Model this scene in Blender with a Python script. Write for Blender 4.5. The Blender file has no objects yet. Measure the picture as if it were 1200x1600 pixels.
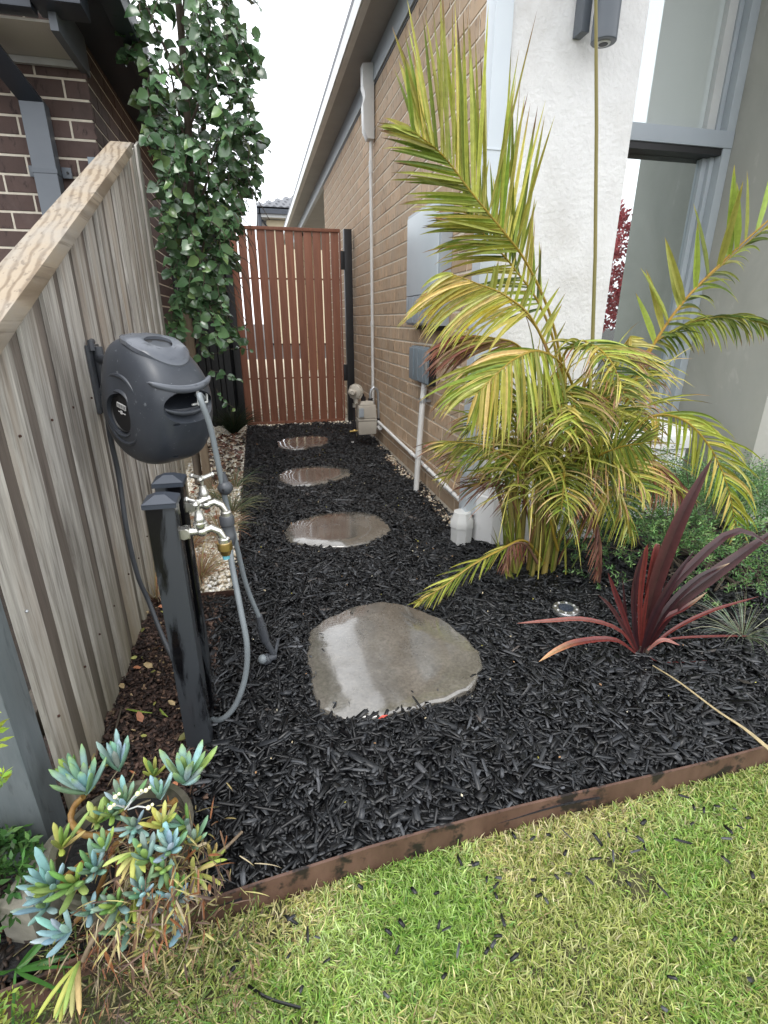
import bpy, bmesh, math, random
import numpy as np
from mathutils import Vector, Matrix
random.seed(7); rng = np.random.default_rng(7)
R = math.radians
scene = bpy.context.scene
col = scene.collection

# ------------------------------------------------------------------ camera, sky, sun, exposure
H = 1.07; FPX = 794.0
PITCH = math.atan2(300, 794.0); YAW = math.atan2(201, 848.8)
cam_d = bpy.data.cameras.new("camera"); cam = bpy.data.objects.new("camera", cam_d); col.objects.link(cam)
cam.location = (0, 0, H)
cam.rotation_euler = (R(90) - PITCH, 0, -YAW)
cam_d.sensor_fit = 'VERTICAL'; cam_d.sensor_height = 24.0; cam_d.lens = FPX / 1600 * 24.0
cam_d.clip_start = 0.02; cam_d.clip_end = 500
scene.camera = cam

SUN_EL, SUN_AZ = R(62), R(200)
w = bpy.data.worlds.new("World"); scene.world = w; w.use_nodes = True
nt = w.node_tree; nt.nodes.clear()
out = nt.nodes.new('ShaderNodeOutputWorld'); bg = nt.nodes.new('ShaderNodeBackground')
sky = nt.nodes.new('ShaderNodeTexSky'); sky.sky_type = 'NISHITA'; sky.sun_disc = False
sky.sun_elevation = SUN_EL; sky.sun_rotation = SUN_AZ; sky.air_density = 1.0; sky.dust_density = 3.0
tc = nt.nodes.new('ShaderNodeTexCoord'); nz = nt.nodes.new('ShaderNodeTexNoise'); nz.inputs['Scale'].default_value = 2.2
nz.inputs['Detail'].default_value = 5
cr = nt.nodes.new('ShaderNodeValToRGB')
cr.color_ramp.elements[0].position = .3; cr.color_ramp.elements[0].color = (11.5, 12.0, 12.6, 1)
cr.color_ramp.elements[1].position = .7; cr.color_ramp.elements[1].color = (13.2, 13.4, 13.6, 1)
mx = nt.nodes.new('ShaderNodeMix'); mx.data_type = 'RGBA'; mx.inputs[0].default_value = .9
L = nt.links
L.new(tc.outputs['Generated'], nz.inputs['Vector']); L.new(nz.outputs['Fac'], cr.inputs[0])
L.new(sky.outputs[0], mx.inputs[6]); L.new(cr.outputs[0], mx.inputs[7])
L.new(mx.outputs[2], bg.inputs[0]); bg.inputs[1].default_value = 0.125
L.new(bg.outputs[0], out.inputs[0])
sd = bpy.data.lights.new("sun", 'SUN'); sd.energy = 1.0; sd.angle = R(25); sd.color = (1, .97, .92)
so = bpy.data.objects.new("sun", sd); col.objects.link(so)
so.rotation_euler = (R(90) - SUN_EL, 0, -SUN_AZ + math.pi)
scene.view_settings.view_transform = 'Standard'; scene.view_settings.look = 'None'
scene.view_settings.exposure = 0.66; scene.view_settings.gamma = 1.0
scene.view_settings.use_curve_mapping = False
scene.cycles.max_bounces = 8; scene.cycles.diffuse_bounces = 4; scene.cycles.glossy_bounces = 3
scene.cycles.transparent_max_bounces = 6

# ------------------------------------------------------------------ pixel helpers (photo pixels 1200x1600 -> places in the world)
def ray(px, py):
    x, y = px - 600, py - 800
    fw = FPX*math.cos(PITCH) - y*math.sin(PITCH); dn = y*math.cos(PITCH) + FPX*math.sin(PITCH)
    return Vector((x*math.cos(YAW)+fw*math.sin(YAW), -x*math.sin(YAW)+fw*math.cos(YAW), -dn))
def at(px, py, Y): r = ray(px, py); return Vector((0, 0, H)) + r*(Y/r.y)
def atz(px, py, z=0.0): r = ray(px, py); return Vector((0, 0, H)) + r*((z-H)/r.z)
def atx(px, py, X): r = ray(px, py); return Vector((0, 0, H)) + r*(X/r.x)
def proj(p):
    d = Vector(p) - Vector((0, 0, H))
    fw = d.x*math.sin(YAW)+d.y*math.cos(YAW); x = d.x*math.cos(YAW)-d.y*math.sin(YAW); dn = -d.z
    zc = fw*math.cos(PITCH)+dn*math.sin(PITCH); y = dn*math.cos(PITCH)-fw*math.sin(PITCH)
    if zc < .01: return None
    return (600+FPX*x/zc, 800+FPX*y/zc, zc)

# ------------------------------------------------------------------ materials
MATS = {}
def ramp2(nt, fac, c1, c2, p1=.3, p2=.7):
    r = nt.nodes.new('ShaderNodeValToRGB')
    r.color_ramp.elements[0].position = p1; r.color_ramp.elements[0].color = (*c1, 1)
    r.color_ramp.elements[1].position = p2; r.color_ramp.elements[1].color = (*c2, 1)
    nt.links.new(fac, r.inputs[0]); return r.outputs[0]
def mixc(nt, fac, a, b, mode='MIX'):
    m = nt.nodes.new('ShaderNodeMix'); m.data_type = 'RGBA'; m.blend_type = mode
    if isinstance(fac, (int, float)): m.inputs[0].default_value = fac
    else: nt.links.new(fac, m.inputs[0])
    for s, v in ((6, a), (7, b)):
        if isinstance(v, tuple): m.inputs[s].default_value = (*v, 1)
        else: nt.links.new(v, m.inputs[s])
    return m.outputs[2]
def noise(nt, scale, detail=4, vscale=(1, 1, 1), rand=True, rough=.6, distort=0):
    tc = nt.nodes.new('ShaderNodeTexCoord'); mp = nt.nodes.new('ShaderNodeMapping')
    mp.inputs['Scale'].default_value = vscale
    nt.links.new(tc.outputs['Object'], mp.inputs['Vector'])
    n = nt.nodes.new('ShaderNodeTexNoise'); n.noise_dimensions = '4D' if rand else '3D'
    n.inputs['Scale'].default_value = scale; n.inputs['Detail'].default_value = detail; n.inputs['Roughness'].default_value = rough
    n.inputs['Distortion'].default_value = distort
    nt.links.new(mp.outputs[0], n.inputs['Vector'])
    if rand:
        oi = nt.nodes.new('ShaderNodeObjectInfo'); mm = nt.nodes.new('ShaderNodeMath'); mm.operation = 'MULTIPLY'
        mm.inputs[1].default_value = 37.0; nt.links.new(oi.outputs['Random'], mm.inputs[0]); nt.links.new(mm.outputs[0], n.inputs['W'])
    return n.outputs['Fac']
def new_mat(name):
    m = bpy.data.materials.new(name); m.use_nodes = True; nt = m.node_tree
    b = nt.nodes['Principled BSDF']; MATS[name] = m
    return m, nt, b
def bump(nt, b, h, strength=.3, dist=.01):
    bp = nt.nodes.new('ShaderNodeBump'); bp.inputs['Strength'].default_value = strength; bp.inputs['Distance'].default_value = dist
    nt.links.new(h, bp.inputs['Height'])
    nt.links.new(bp.outputs[0], b.inputs['Normal']); return bp
def mat(name, c1, c2=None, scale=8, rough=.6, rough2=None, bumpst=.2, bdist=.004, bscale=None, metal=0, vs=(1, 1, 1), dirt=None, dscale=3, dlo=.55, dhi=.75, objvar=0, spec=.5, detail=5, distort=0, coat=0, alt=None, altp=.5):
    m, nt, b = new_mat(name)
    c2 = c2 or c1
    f = noise(nt, scale, detail, vs, distort=distort)
    c = ramp2(nt, f, c1, c2)
    if alt is not None:
        oi = nt.nodes.new('ShaderNodeObjectInfo')
        c = mixc(nt, ramp2(nt, oi.outputs['Random'], (0,)*3, (.8,)*3, altp-.25, altp+.25), c, alt)
    if dirt is not None:
        f2 = noise(nt, dscale, 6, (1, 1, 1)); c = mixc(nt, ramp2(nt, f2, (0,)*3, (1,)*3, dlo, dhi), c, dirt)
    if objvar:
        oi = nt.nodes.new('ShaderNodeObjectInfo'); hs = nt.nodes.new('ShaderNodeHueSaturation')
        mr = nt.nodes.new('ShaderNodeMapRange'); mr.inputs[3].default_value = 1-objvar; mr.inputs[4].default_value = 1+objvar
        nt.links.new(oi.outputs['Random'], mr.inputs[0]); nt.links.new(mr.outputs[0], hs.inputs['Value']); nt.links.new(c, hs.inputs['Color']); c = hs.outputs[0]
    nt.links.new(c, b.inputs['Base Color'])
    if rough2 is not None:
        f3 = noise(nt, scale*.7, 5, vs); nt.links.new(ramp2(nt, f3, (rough,)*3, (rough2,)*3, .4, .62), b.inputs['Roughness'])
    else: b.inputs['Roughness'].default_value = rough
    b.inputs['Metallic'].default_value = metal; b.inputs['Specular IOR Level'].default_value = spec
    b.inputs['Coat Weight'].default_value = coat
    if bumpst: bump(nt, b, noise(nt, bscale or scale*3, 6, vs), bumpst, bdist)
    return m
def leaf_mat(name, trans=.25, rough=.4, spec=.5, nscale=60):
    m, nt, b = new_mat(name)
    a = nt.nodes.new('ShaderNodeAttribute'); a.attribute_name = 'Col'
    f = noise(nt, nscale, 3, rand=False); c = mixc(nt, .35, a.outputs['Color'], ramp2(nt, f, (.55,)*3, (1.5,)*3), 'MULTIPLY')
    nt.links.new(c, b.inputs['Base Color']); b.inputs['Roughness'].default_value = rough; b.inputs['Specular IOR Level'].default_value = spec
    if trans:
        t = nt.nodes.new('ShaderNodeBsdfTranslucent'); nt.links.new(c, t.inputs[0])
        ms = nt.nodes.new('ShaderNodeMixShader'); ms.inputs[0].default_value = trans
        o = nt.nodes['Material Output']; nt.links.new(b.outputs[0], ms.inputs[1]); nt.links.new(t.outputs[0], ms.inputs[2]); nt.links.new(ms.outputs[0], o.inputs[0])
    return m

mat('black_soil', (.004, .004, .005), (.012, .012, .013), 40, .7, bumpst=.8, bdist=.01)
mat('soil', (.012, .009, .007), (.04, .028, .02), 30, .8, bumpst=.8, bdist=.01)
mat('lawn_soil', (.03, .03, .012), (.09, .085, .035), 40, .85, bumpst=.8, bdist=.01)
mat('pebble_base', (.30, .25, .17), (.62, .55, .42), 45, .8, bumpst=.8, bdist=.01)
mat('rust', (.055, .026, .018), (.15, .085, .062), 14, .55, bumpst=.25, bdist=.002, dirt=(.016, .011, .01), dscale=20, dlo=.52, dhi=.6, vs=(1, 1, .35))
mat('rust_dark', (.03, .013, .009), (.08, .035, .022), 20, .6)
mat('tan_mortar', (.70, .62, .51), (.86, .79, .67), 30, .9, bumpst=.4)
mat('cream_mortar', (.58, .52, .42), (.74, .68, .57), 30, .9, bumpst=.4)
mat('black_metal', (.012, .013, .015), (.02, .021, .024), 8, .4, bumpst=.05)
mat('navy_metal', (.03, .037, .05), (.045, .053, .07), 5, .35, bumpst=.03)
mat('grey_downpipe', (.10, .115, .135), (.125, .14, .16), 4, .4, bumpst=.03)
mat('fascia_blue', (.36, .40, .43), (.42, .46, .49), 3, .45, bumpst=.03)
mat('soffit_grey', (.30, .295, .285), (.36, .355, .345), 3, .7, bumpst=.05)
mat('soffit_cream', (.60, .57, .52), (.66, .63, .58), 3, .7, bumpst=.05)
mat('gutter_light', (.50, .51, .50), (.6, .61, .60), 5, .35, bumpst=.03)
mat('white_plastic', (.66, .66, .65), (.76, .76, .74), 6, .4, bumpst=.03, dirt=(.45, .42, .37), dscale=9, dlo=.6, dhi=.8)
mat('pale_pipe', (.56, .61, .66), (.62, .67, .71), 3, .35, bumpst=.02, dirt=(.42, .45, .47), dscale=6, dlo=.6, dhi=.85)
mat('render_white', (.76, .75, .74), (.84, .83, .82), 18, .85, bumpst=.8, bdist=.008, bscale=55, dirt=(.62, .60, .57), dscale=2.2, dlo=.55, dhi=.8)
mat('render_smooth', (.76, .755, .75), (.84, .835, .83), 9, .8, bumpst=.15, bdist=.002, bscale=25, dirt=(.5, .47, .42), dscale=7, dlo=.62, dhi=.8)
mat('meter_grey', (.34, .38, .42), (.39, .43, .47), 5, .4, bumpst=.04)
mat('meter_door', (.52, .58, .62), (.57, .63, .67), 4, .35, bumpst=.03)
mat('sub_grey', (.20, .245, .28), (.24, .285, .32), 9, .45, bumpst=.04)
mat('galv', (.42, .44, .46), (.56, .58, .60), 20, .35, metal=.7, bumpst=.1)
mat('gas_beige', (.46, .42, .36), (.54, .50, .43), 10, .45, bumpst=.06, dirt=(.2, .17, .13), dscale=14, dlo=.6, dhi=.75)
mat('dark_rubber', (.012, .01, .012), (.02, .016, .018), 10, .5)
mat('brass', (.45, .31, .10), (.6, .42, .16), 15, .3, metal=.9, bumpst=.1)
mat('chrome', (.62, .61, .57), (.78, .77, .73), 22, .22, rough2=.38, metal=.9, bumpst=.15, bdist=.002)
mat('tap_blue', (.1, .35, .45), (.14, .42, .5), 10, .4)
mat('reel_plastic', (.032, .037, .047), (.05, .056, .068), 7, .42, rough2=.3, bumpst=.12, bdist=.0015, bscale=120, dirt=(.13, .14, .155), dscale=75, dlo=.62, dhi=.68)
mat('reel_lid_sheen', (.075, .083, .10), (.115, .125, .145), 10, .34, rough2=.25, bumpst=.15, bdist=.0015, bscale=90, dirt=(.05, .055, .065), dscale=26, dlo=.58, dhi=.66)  # lighter than the body plastic: sheen on the reel's top is in this colour
mat('reel_black', (.008, .008, .009), (.013, .013, .014), 12, .5)
mat('label_silver', (.55, .55, .55), (.68, .68, .68), 30, .35)
mat('hose_grey', (.16, .18, .195), (.2, .225, .24), 20, .38, bumpst=.04)
mat('hose_dark', (.055, .06, .07), (.075, .08, .09), 20, .4, bumpst=.04)
mat('stake_wood', (.14, .10, .065), (.24, .18, .12), 9, .8, vs=(6, 6, .5), bumpst=.4)
mat('bark', (.05, .038, .028), (.11, .085, .062), 30, .85, vs=(1, 1, .4), bumpst=.6)
mat('pot_concrete', (.075, .068, .05), (.15, .135, .105), 25, .85, bumpst=.5, dirt=(.04, .045, .022), dscale=9, dlo=.45, dhi=.62)
mat('concrete', (.17, .16, .13), (.28, .265, .22), 25, .85, bumpst=.4, dirt=(.09, .085, .055), dscale=7, dlo=.5, dhi=.7)
mat('far_cream', (.62, .53, .36), (.66, .57, .40), 3, .9, bumpst=.1)
mat('roof_tile', (.10, .105, .12), (.15, .155, .17), 6, .6, objvar=.15)
mat('solar', (.02, .025, .04), (.04, .05, .07), 60, .1)
mat('steel_ring', (.5, .5, .5), (.62, .62, .62), 30, .25, metal=.9)
mat('palm_cane', (.15, .165, .045), (.34, .24, .06), 14, .5, vs=(1, 1, .3), bumpst=.25, dirt=(.10, .13, .035), dscale=12)
mat('spear_green', (.17, .16, .045), (.24, .19, .06), 9, .5, vs=(1, 1, .3))
mat('orange_stem', (.17, .075, .025), (.33, .20, .05), 20, .5, bumpst=.3)
mat('cord_metal', (.1, .1, .1), (.12, .12, .12))
mat('gatewood', (.185, .068, .040), (.27, .112, .066), 9, .55, vs=(5, 5, .35), bumpst=.25, bdist=.002, objvar=.12)
leaf_mat('palm_leaf', .36, .42)
leaf_mat('tree_leaf', .12, .26, .9)
leaf_mat('cordyline_leaf', .08, .36)
leaf_mat('succulent_leaf', .06, .62, .35, nscale=45)
leaf_mat('grass_blade', .3, .45)
leaf_mat('dry_blade', .2, .6)
leaf_mat('shrub_leaf', .2, .5)
leaf_mat('litter', .1, .5)
leaf_mat('stone_bits', 0, .6, .4)
leaf_mat('chip_black', 0, .36, .42, nscale=90)
leaf_mat('chip_brown', 0, .6, .3, nscale=90)

def brick_mat(name, a, b_, var, marks, alt):
    m, nt, b = new_mat(name)
    base = ramp2(nt, noise(nt, 16, 5), a, b_)
    oi = nt.nodes.new('ShaderNodeObjectInfo')
    tcn = nt.nodes.new('ShaderNodeTexCoord'); 
    # blotches larger than a brick make neighbours of the joined part differ as well
    geo = nt.nodes.new('ShaderNodeNewGeometry'); n2 = nt.nodes.new('ShaderNodeTexNoise'); n2.inputs['Scale'].default_value = 5.5; n2.inputs['Detail'].default_value = 2
    nt.links.new(geo.outputs['Position'], n2.inputs['Vector'])
    base = mixc(nt, ramp2(nt, n2.outputs['Fac'], (0,)*3, (1,)*3, .4, .65), base, alt)
    hs = nt.nodes.new('ShaderNodeHueSaturation'); mr = nt.nodes.new('ShaderNodeMapRange')
    mr.inputs[3].default_value = 1-var; mr.inputs[4].default_value = 1+var
    nt.links.new(oi.outputs['Random'], mr.inputs[0]); nt.links.new(mr.outputs[0], hs.inputs['Value']); nt.links.new(base, hs.inputs['Color'])
    mk = noise(nt, 26, 4, (1, 1.6, .4), rough=.7)
    f = ramp2(nt, mk, (1,)*3, (0,)*3, .36, .43)
    c = mixc(nt, f, hs.outputs[0], marks)
    nt.links.new(c, b.inputs['Base Color']); b.inputs['Roughness'].default_value = .8
    bump(nt, b, mk, .6, .006)
    return m
brick_mat('tan_brick', (.42, .285, .18), (.56, .40, .265), .13, (.24, .175, .125), (.49, .37, .26))
brick_mat('dark_brick', (.070, .044, .039), (.115, .078, .068), .2, (.045, .028, .026), (.10, .062, .052))

def wood_mat(name, c1, c2, c3, streak=(9, 9, .5), green=None, knots=True, objvar=.16):
    m, nt, b = new_mat(name)
    g = noise(nt, 5, 8, streak, rough=.65, distort=.6)
    c = ramp2(nt, g, c1, c2, .32, .66)
    g2 = noise(nt, 2.2, 5, (streak[0]*.5, streak[1]*.5, streak[2]), distort=.4)
    c = mixc(nt, ramp2(nt, g2, (0,)*3, (1,)*3, .5, .68), c, c3)
    fine = noise(nt, 22, 5, (streak[0]*.6, streak[1]*.6, streak[2]*.6))
    c = mixc(nt, ramp2(nt, fine, (.55,)*3, (0,)*3, .3, .45), c, (c1[0]*.45, c1[1]*.42, c1[2]*.4))
    if knots:
        tcn = nt.nodes.new('ShaderNodeTexCoord'); mp = nt.nodes.new('ShaderNodeMapping'); mp.inputs['Scale'].default_value = (14, 14, 5)
        nt.links.new(tcn.outputs['Object'], mp.inputs['Vector'])
        v = nt.nodes.new('ShaderNodeTexVoronoi'); v.voronoi_dimensions = '4D'; v.inputs['Scale'].default_value = .42
        oi = nt.nodes.new('ShaderNodeObjectInfo'); mm = nt.nodes.new('ShaderNodeMath'); mm.operation = 'MULTIPLY'; mm.inputs[1].default_value = 19
        nt.links.new(oi.outputs['Random'], mm.inputs[0]); nt.links.new(mm.outputs[0], v.inputs['W']); nt.links.new(mp.outputs[0], v.inputs['Vector'])
        c = mixc(nt, ramp2(nt, v.outputs['Distance'], (.85,)*3, (0,)*3, .06, .15), c, (.05, .035, .028))
    if green is not None:
        geo = nt.nodes.new('ShaderNodeNewGeometry'); sx = nt.nodes.new('ShaderNodeSeparateXYZ'); nt.links.new(geo.outputs['Position'], sx.inputs[0])
        mr = nt.nodes.new('ShaderNodeMapRange'); mr.inputs[1].default_value = .02; mr.inputs[2].default_value = .5; mr.inputs[3].default_value = .75; mr.inputs[4].default_value = 0
        nt.links.new(sx.outputs[2], mr.inputs[0])
        mu = nt.nodes.new('ShaderNodeMath'); mu.operation = 'MULTIPLY'; nt.links.new(mr.outputs[0], mu.inputs[0]); nt.links.new(ramp2(nt, noise(nt, 3, 4, (3, 3, .7)), (.4,)*3, (1,)*3), mu.inputs[1])
        c = mixc(nt, mu.outputs[0], c, green)
    if objvar:
        oi = nt.nodes.new('ShaderNodeObjectInfo'); hs = nt.nodes.new('ShaderNodeHueSaturation')
        mr = nt.nodes.new('ShaderNodeMapRange'); mr.inputs[3].default_value = 1-objvar; mr.inputs[4].default_value = 1+objvar
        nt.links.new(oi.outputs['Random'], mr.inputs[0]); nt.links.new(mr.outputs[0], hs.inputs['Value']); nt.links.new(c, hs.inputs['Color']); c = hs.outputs[0]
    nt.links.new(c, b.inputs['Base Color']); b.inputs['Roughness'].default_value = .75
    bump(nt, b, g, .5, .004)
    return m
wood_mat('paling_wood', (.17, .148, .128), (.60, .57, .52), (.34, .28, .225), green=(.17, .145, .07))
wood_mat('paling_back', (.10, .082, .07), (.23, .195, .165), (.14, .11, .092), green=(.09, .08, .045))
m, nt, b = new_mat('cap_wood')
tcn = nt.nodes.new('ShaderNodeTexCoord'); mp = nt.nodes.new('ShaderNodeMapping'); mp.inputs['Scale'].default_value = (9, .9, 9); mp.inputs['Rotation'].default_value = (0, R(12), 0)
nt.links.new(tcn.outputs['Object'], mp.inputs['Vector'])
wv = nt.nodes.new('ShaderNodeTexWave'); wv.bands_direction = 'X'; wv.inputs['Scale'].default_value = 1.5; wv.inputs['Distortion'].default_value = 7; wv.inputs['Detail'].default_value = 3; wv.inputs['Detail Scale'].default_value = .8
nt.links.new(mp.outputs[0], wv.inputs['Vector'])
c = ramp2(nt, wv.outputs['Fac'], (.20, .15, .10), (.34, .275, .20), .05, .5)
g = noise(nt, 2.5, 5, (3, 1, 3), rand=False); c = mixc(nt, ramp2(nt, g, (0,)*3, (.7,)*3, .42, .62), c, (.31, .285, .25))
g2 = noise(nt, 5, 7, (14, .5, 14), rand=False); c = mixc(nt, ramp2(nt, g2, (.6,)*3, (0,)*3, .36, .44), c, (.12, .09, .065))
nt.links.new(c, b.inputs['Base Color']); b.inputs['Roughness'].default_value = .7; bump(nt, b, mixc(nt, .5, wv.outputs['Color'], ramp2(nt, g2, (0,)*3, (1,)*3)), .4, .004)
wood_mat('post_paint', (.11, .13, .14), (.16, .18, .19), (.13, .145, .15), streak=(6, 6, 1), knots=False, objvar=.05)

# black painted tap posts: glossy and wet with dark cracks
m, nt, b = new_mat('black_post')
f = noise(nt, 5, 6, (1, 1, .22), distort=.8)
nt.links.new(mixc(nt, ramp2(nt, f, (0,)*3, (1,)*3, .49, .53), (.004, .004, .005), (.036, .040, .046)), b.inputs['Base Color'])
nt.links.new(ramp2(nt, f, (.12,)*3, (.38,)*3, .49, .53), b.inputs['Roughness']); bump(nt, b, f, .35, .004)
# stepping stones: wet slate-like concrete, glossy where the water film lies
m, nt, b = new_mat('wet_stone')
f = noise(nt, 6, 7); g = noise(nt, 110, 3)
c = ramp2(nt, f, (.075, .067, .055), (.165, .15, .128)); c = mixc(nt, .45, c, ramp2(nt, g, (.5,)*3, (1.5,)*3, .35, .65), 'MULTIPLY')
nt.links.new(c, b.inputs['Base Color'])
nt.links.new(ramp2(nt, noise(nt, 5, 7, distort=.6), (.10,)*3, (.34,)*3, .40, .62), b.inputs['Roughness'])
b.inputs['Specular IOR Level'].default_value = 1.0; b.inputs['Coat Weight'].default_value = 1.0; b.inputs['Coat Roughness'].default_value = .07; b.inputs['Coat IOR'].default_value = 1.6
wv = nt.nodes.new('ShaderNodeTexWave'); wv.inputs['Scale'].default_value = 22; wv.inputs['Distortion'].default_value = 5; wv.inputs['Detail'].default_value = 3; wv.inputs['Detail Scale'].default_value = 2; wv.bands_direction = 'Y'
tcn = nt.nodes.new('ShaderNodeTexCoord'); nt.links.new(tcn.outputs['Object'], wv.inputs['Vector'])
bump(nt, b, mixc(nt, .5, wv.outputs['Color'], ramp2(nt, noise(nt, 30, 5), (0,)*3, (1,)*3)), .07, .003)
# rendered grey wall with trowel marks
m, nt, b = new_mat('grey_render')
f = noise(nt, 2.2, 7, (1, .9, .55), distort=1.2); g = noise(nt, 1.1, 3)
c = ramp2(nt, f, (.31, .31, .27), (.47, .46, .41), .3, .7); c = mixc(nt, ramp2(nt, g, (0,)*3, (.6,)*3, .45, .65), c, (.38, .385, .355))
s = noise(nt, 3, 6, (1, 1.6, 1), distort=3); c = mixc(nt, ramp2(nt, s, (0,)*3, (.5,)*3, .62, .68), c, (.50, .49, .45))
nt.links.new(c, b.inputs['Base Color']); b.inputs['Roughness'].default_value = .6; bump(nt, b, f, .25, .006)
def glass_mat(name, tint, dif, k):
    m, nt, b = new_mat(name)
    b.inputs['Base Color'].default_value = (*dif, 1); b.inputs['Roughness'].default_value = .5
    g = nt.nodes.new('ShaderNodeBsdfGlossy'); g.inputs['Roughness'].default_value = .015; g.inputs['Color'].default_value = (*tint, 1)
    ms = nt.nodes.new('ShaderNodeMixShader'); ms.inputs[0].default_value = k
    nt.links.new(b.outputs[0], ms.inputs[1]); nt.links.new(g.outputs[0], ms.inputs[2]); nt.links.new(ms.outputs[0], nt.nodes['Material Output'].inputs[0])
glass_mat('glass_lower', (.86, .93, .93), (.03, .035, .035), .72)
glass_mat('glass_upper', (.85, .93, .95), (.58, .62, .60), .38)
glass_mat('far_glass', (.8, .85, .9), (.03, .03, .04), .4)

# ------------------------------------------------------------------ mesh helpers
def tag(o, label=None, cat=None, group=None, kind=None):
    if label: o['label'] = label
    if cat: o['category'] = cat
    if group: o['group'] = group
    if kind: o['kind'] = kind
    return o
def empty(name, loc=(0, 0, 0), label=None, cat=None, group=None):
    o = bpy.data.objects.new(name, None); o.empty_display_size = .1; col.objects.link(o); o.location = loc
    return tag(o, label, cat, group)
def wloc(p):
    v = Vector((0, 0, 0))
    while p is not None: v += Vector(p.location); p = p.parent
    return v
class MB:
    """collects pieces in world coordinates; build() links them as one mesh object relative to its parent"""
    def __init__(s): s.v = []; s.f = []; s.c = []
    def add(s, vs, fs, c=(1, 1, 1)):
        n = len(s.v); s.v += [tuple(v) for v in vs]; s.f += [tuple(i+n for i in f) for f in fs]
        s.c += [c]*len(vs) if not isinstance(c, list) else c
    def box(s, x0, x1, y0, y1, z0, z1, M=None, taper=0, c=(1, 1, 1)):
        t = taper
        vs = [(x0, y0, z0), (x1, y0, z0), (x1, y1, z0), (x0, y1, z0), (x0+t, y0+t, z1), (x1-t, y0+t, z1), (x1-t, y1-t, z1), (x0+t, y1-t, z1)]
        if M is not None: vs = [M @ Vector(v) for v in vs]
        s.add(vs, [(0, 3, 2, 1), (4, 5, 6, 7), (0, 1, 5, 4), (1, 2, 6, 5), (2, 3, 7, 6), (3, 0, 4, 7)], c)
    def prism(s, pts, d):   # polygon (list of Vector) extruded by vector d
        n = len(pts); d = Vector(d); a = [Vector(p) for p in pts]
        s.add(a+[p+d for p in a], [tuple(range(n))[::-1], tuple(range(n, 2*n))]+[(i, (i+1) % n, (i+1) % n+n, i+n) for i in range(n)])
    def tube(s, pts, r, n=8, cap=True, c=(1, 1, 1)):
        pts = [Vector(p) for p in pts]; rr = r if isinstance(r, (list, tuple)) else [r]*len(pts)
        vs = []; fs = []; ref = None; cs = []
        for i, p in enumerate(pts):
            t = (pts[min(i+1, len(pts)-1)] - pts[max(i-1, 0)]).normalized()
            if ref is None: ref = Vector((0, 0, 1)) if abs(t.z) < .9 else Vector((1, 0, 0))
            a = t.cross(ref).normalized(); b = a.cross(t).normalized(); ref = b
            for k in range(n):
                th = 2*math.pi*k/n; vs.append(p + (a*math.cos(th)+b*math.sin(th))*rr[i])
            cs += [c[i] if isinstance(c, list) else c]*n
        for i in range(len(pts)-1):
            for k in range(n): fs.append((i*n+k, i*n+(k+1) % n, (i+1)*n+(k+1) % n, (i+1)*n+k))
        if cap: fs += [tuple(range(n))[::-1], tuple(range((len(pts)-1)*n, len(pts)*n))]
        s.add(vs, fs, cs)
    def lathe(s, prof, loc=(0, 0, 0), M=None, n=24, c=(1, 1, 1)):   # prof list of (r, z)
        vs = []; fs = []
        for r, z in prof:
            for k in range(n):
                th = 2*math.pi*k/n; v = Vector((r*math.cos(th), r*math.sin(th), z))
                if M is not None: v = M @ v
                vs.append(v+Vector(loc))
        for i in range(len(prof)-1):
            for k in range(n): fs.append((i*n+k, i*n+(k+1) % n, (i+1)*n+(k+1) % n, (i+1)*n+k))
        fs += [tuple(range(n))[::-1], tuple(range((len(prof)-1)*n, len(prof)*n))]
        s.add(vs, fs, c)
    def ball(s, c, r, n=12, sc=(1, 1, 1), M=None):
        m = n//2; vs = []; fs = []
        for i in range(m+1):
            ph = math.pi*i/m
            for k in range(n):
                th = 2*math.pi*k/n; v = Vector((r*sc[0]*math.sin(ph)*math.cos(th), r*sc[1]*math.sin(ph)*math.sin(th), r*sc[2]*math.cos(ph)))
                if M is not None: v = M @ v
                vs.append(v+Vector(c))
        for i in range(m):
            for k in range(n): fs.append((i*n+k, (i+1)*n+k, (i+1)*n+(k+1) % n, i*n+(k+1) % n))
        s.add(vs, fs)
    def build(s, name, m, parent=None, smooth=False, bevel=0, origin=None, label=None, autosmooth=None):
        o0 = wloc(parent) if parent is not None else Vector((0, 0, 0))
        org = Vector(origin) if origin is not None else o0
        me = bpy.data.meshes.new(name); me.from_pydata([tuple(Vector(v)-org) for v in s.v], [], s.f)
        ca = me.color_attributes.new('Col', 'FLOAT_COLOR', 'POINT')
        ca.data.foreach_set('color', np.array([(*c, 1) for c in s.c], dtype=np.float32).ravel())
        me.validate(); me.update()
        if bevel:
            bm = bmesh.new(); bm.from_mesh(me); bmesh.ops.remove_doubles(bm, verts=bm.verts, dist=1e-6)
            es = [e for e in bm.edges if len(e.link_faces) == 2 and e.calc_face_angle(0) > R(35)]
            bmesh.ops.bevel(bm, geom=es, offset=bevel, segments=2, profile=.7, affect='EDGES', clamp_overlap=True)
            bmesh.ops.recalc_face_normals(bm, faces=bm.faces); bm.to_mesh(me); bm.free()
        else:
            bm = bmesh.new(); bm.from_mesh(me); bmesh.ops.recalc_face_normals(bm, faces=bm.faces); bm.to_mesh(me); bm.free()
        if smooth or bevel:
            me.polygons.foreach_set('use_smooth', [True]*len(me.polygons))
            if not autosmooth: autosmooth = 40
            try: me.set_sharp_from_angle(angle=R(autosmooth))
            except Exception: pass
        me.materials.append(MATS[m])
        o = bpy.data.objects.new(name, me); col.objects.link(o)
        if parent is not None: o.parent = parent
        o.location = org-o0
        if label: o['label'] = label
        return o
def part(name, m, parent, fn, **k):
    b = MB(); fn(b); return b.build(name, m, parent, **k)
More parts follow.
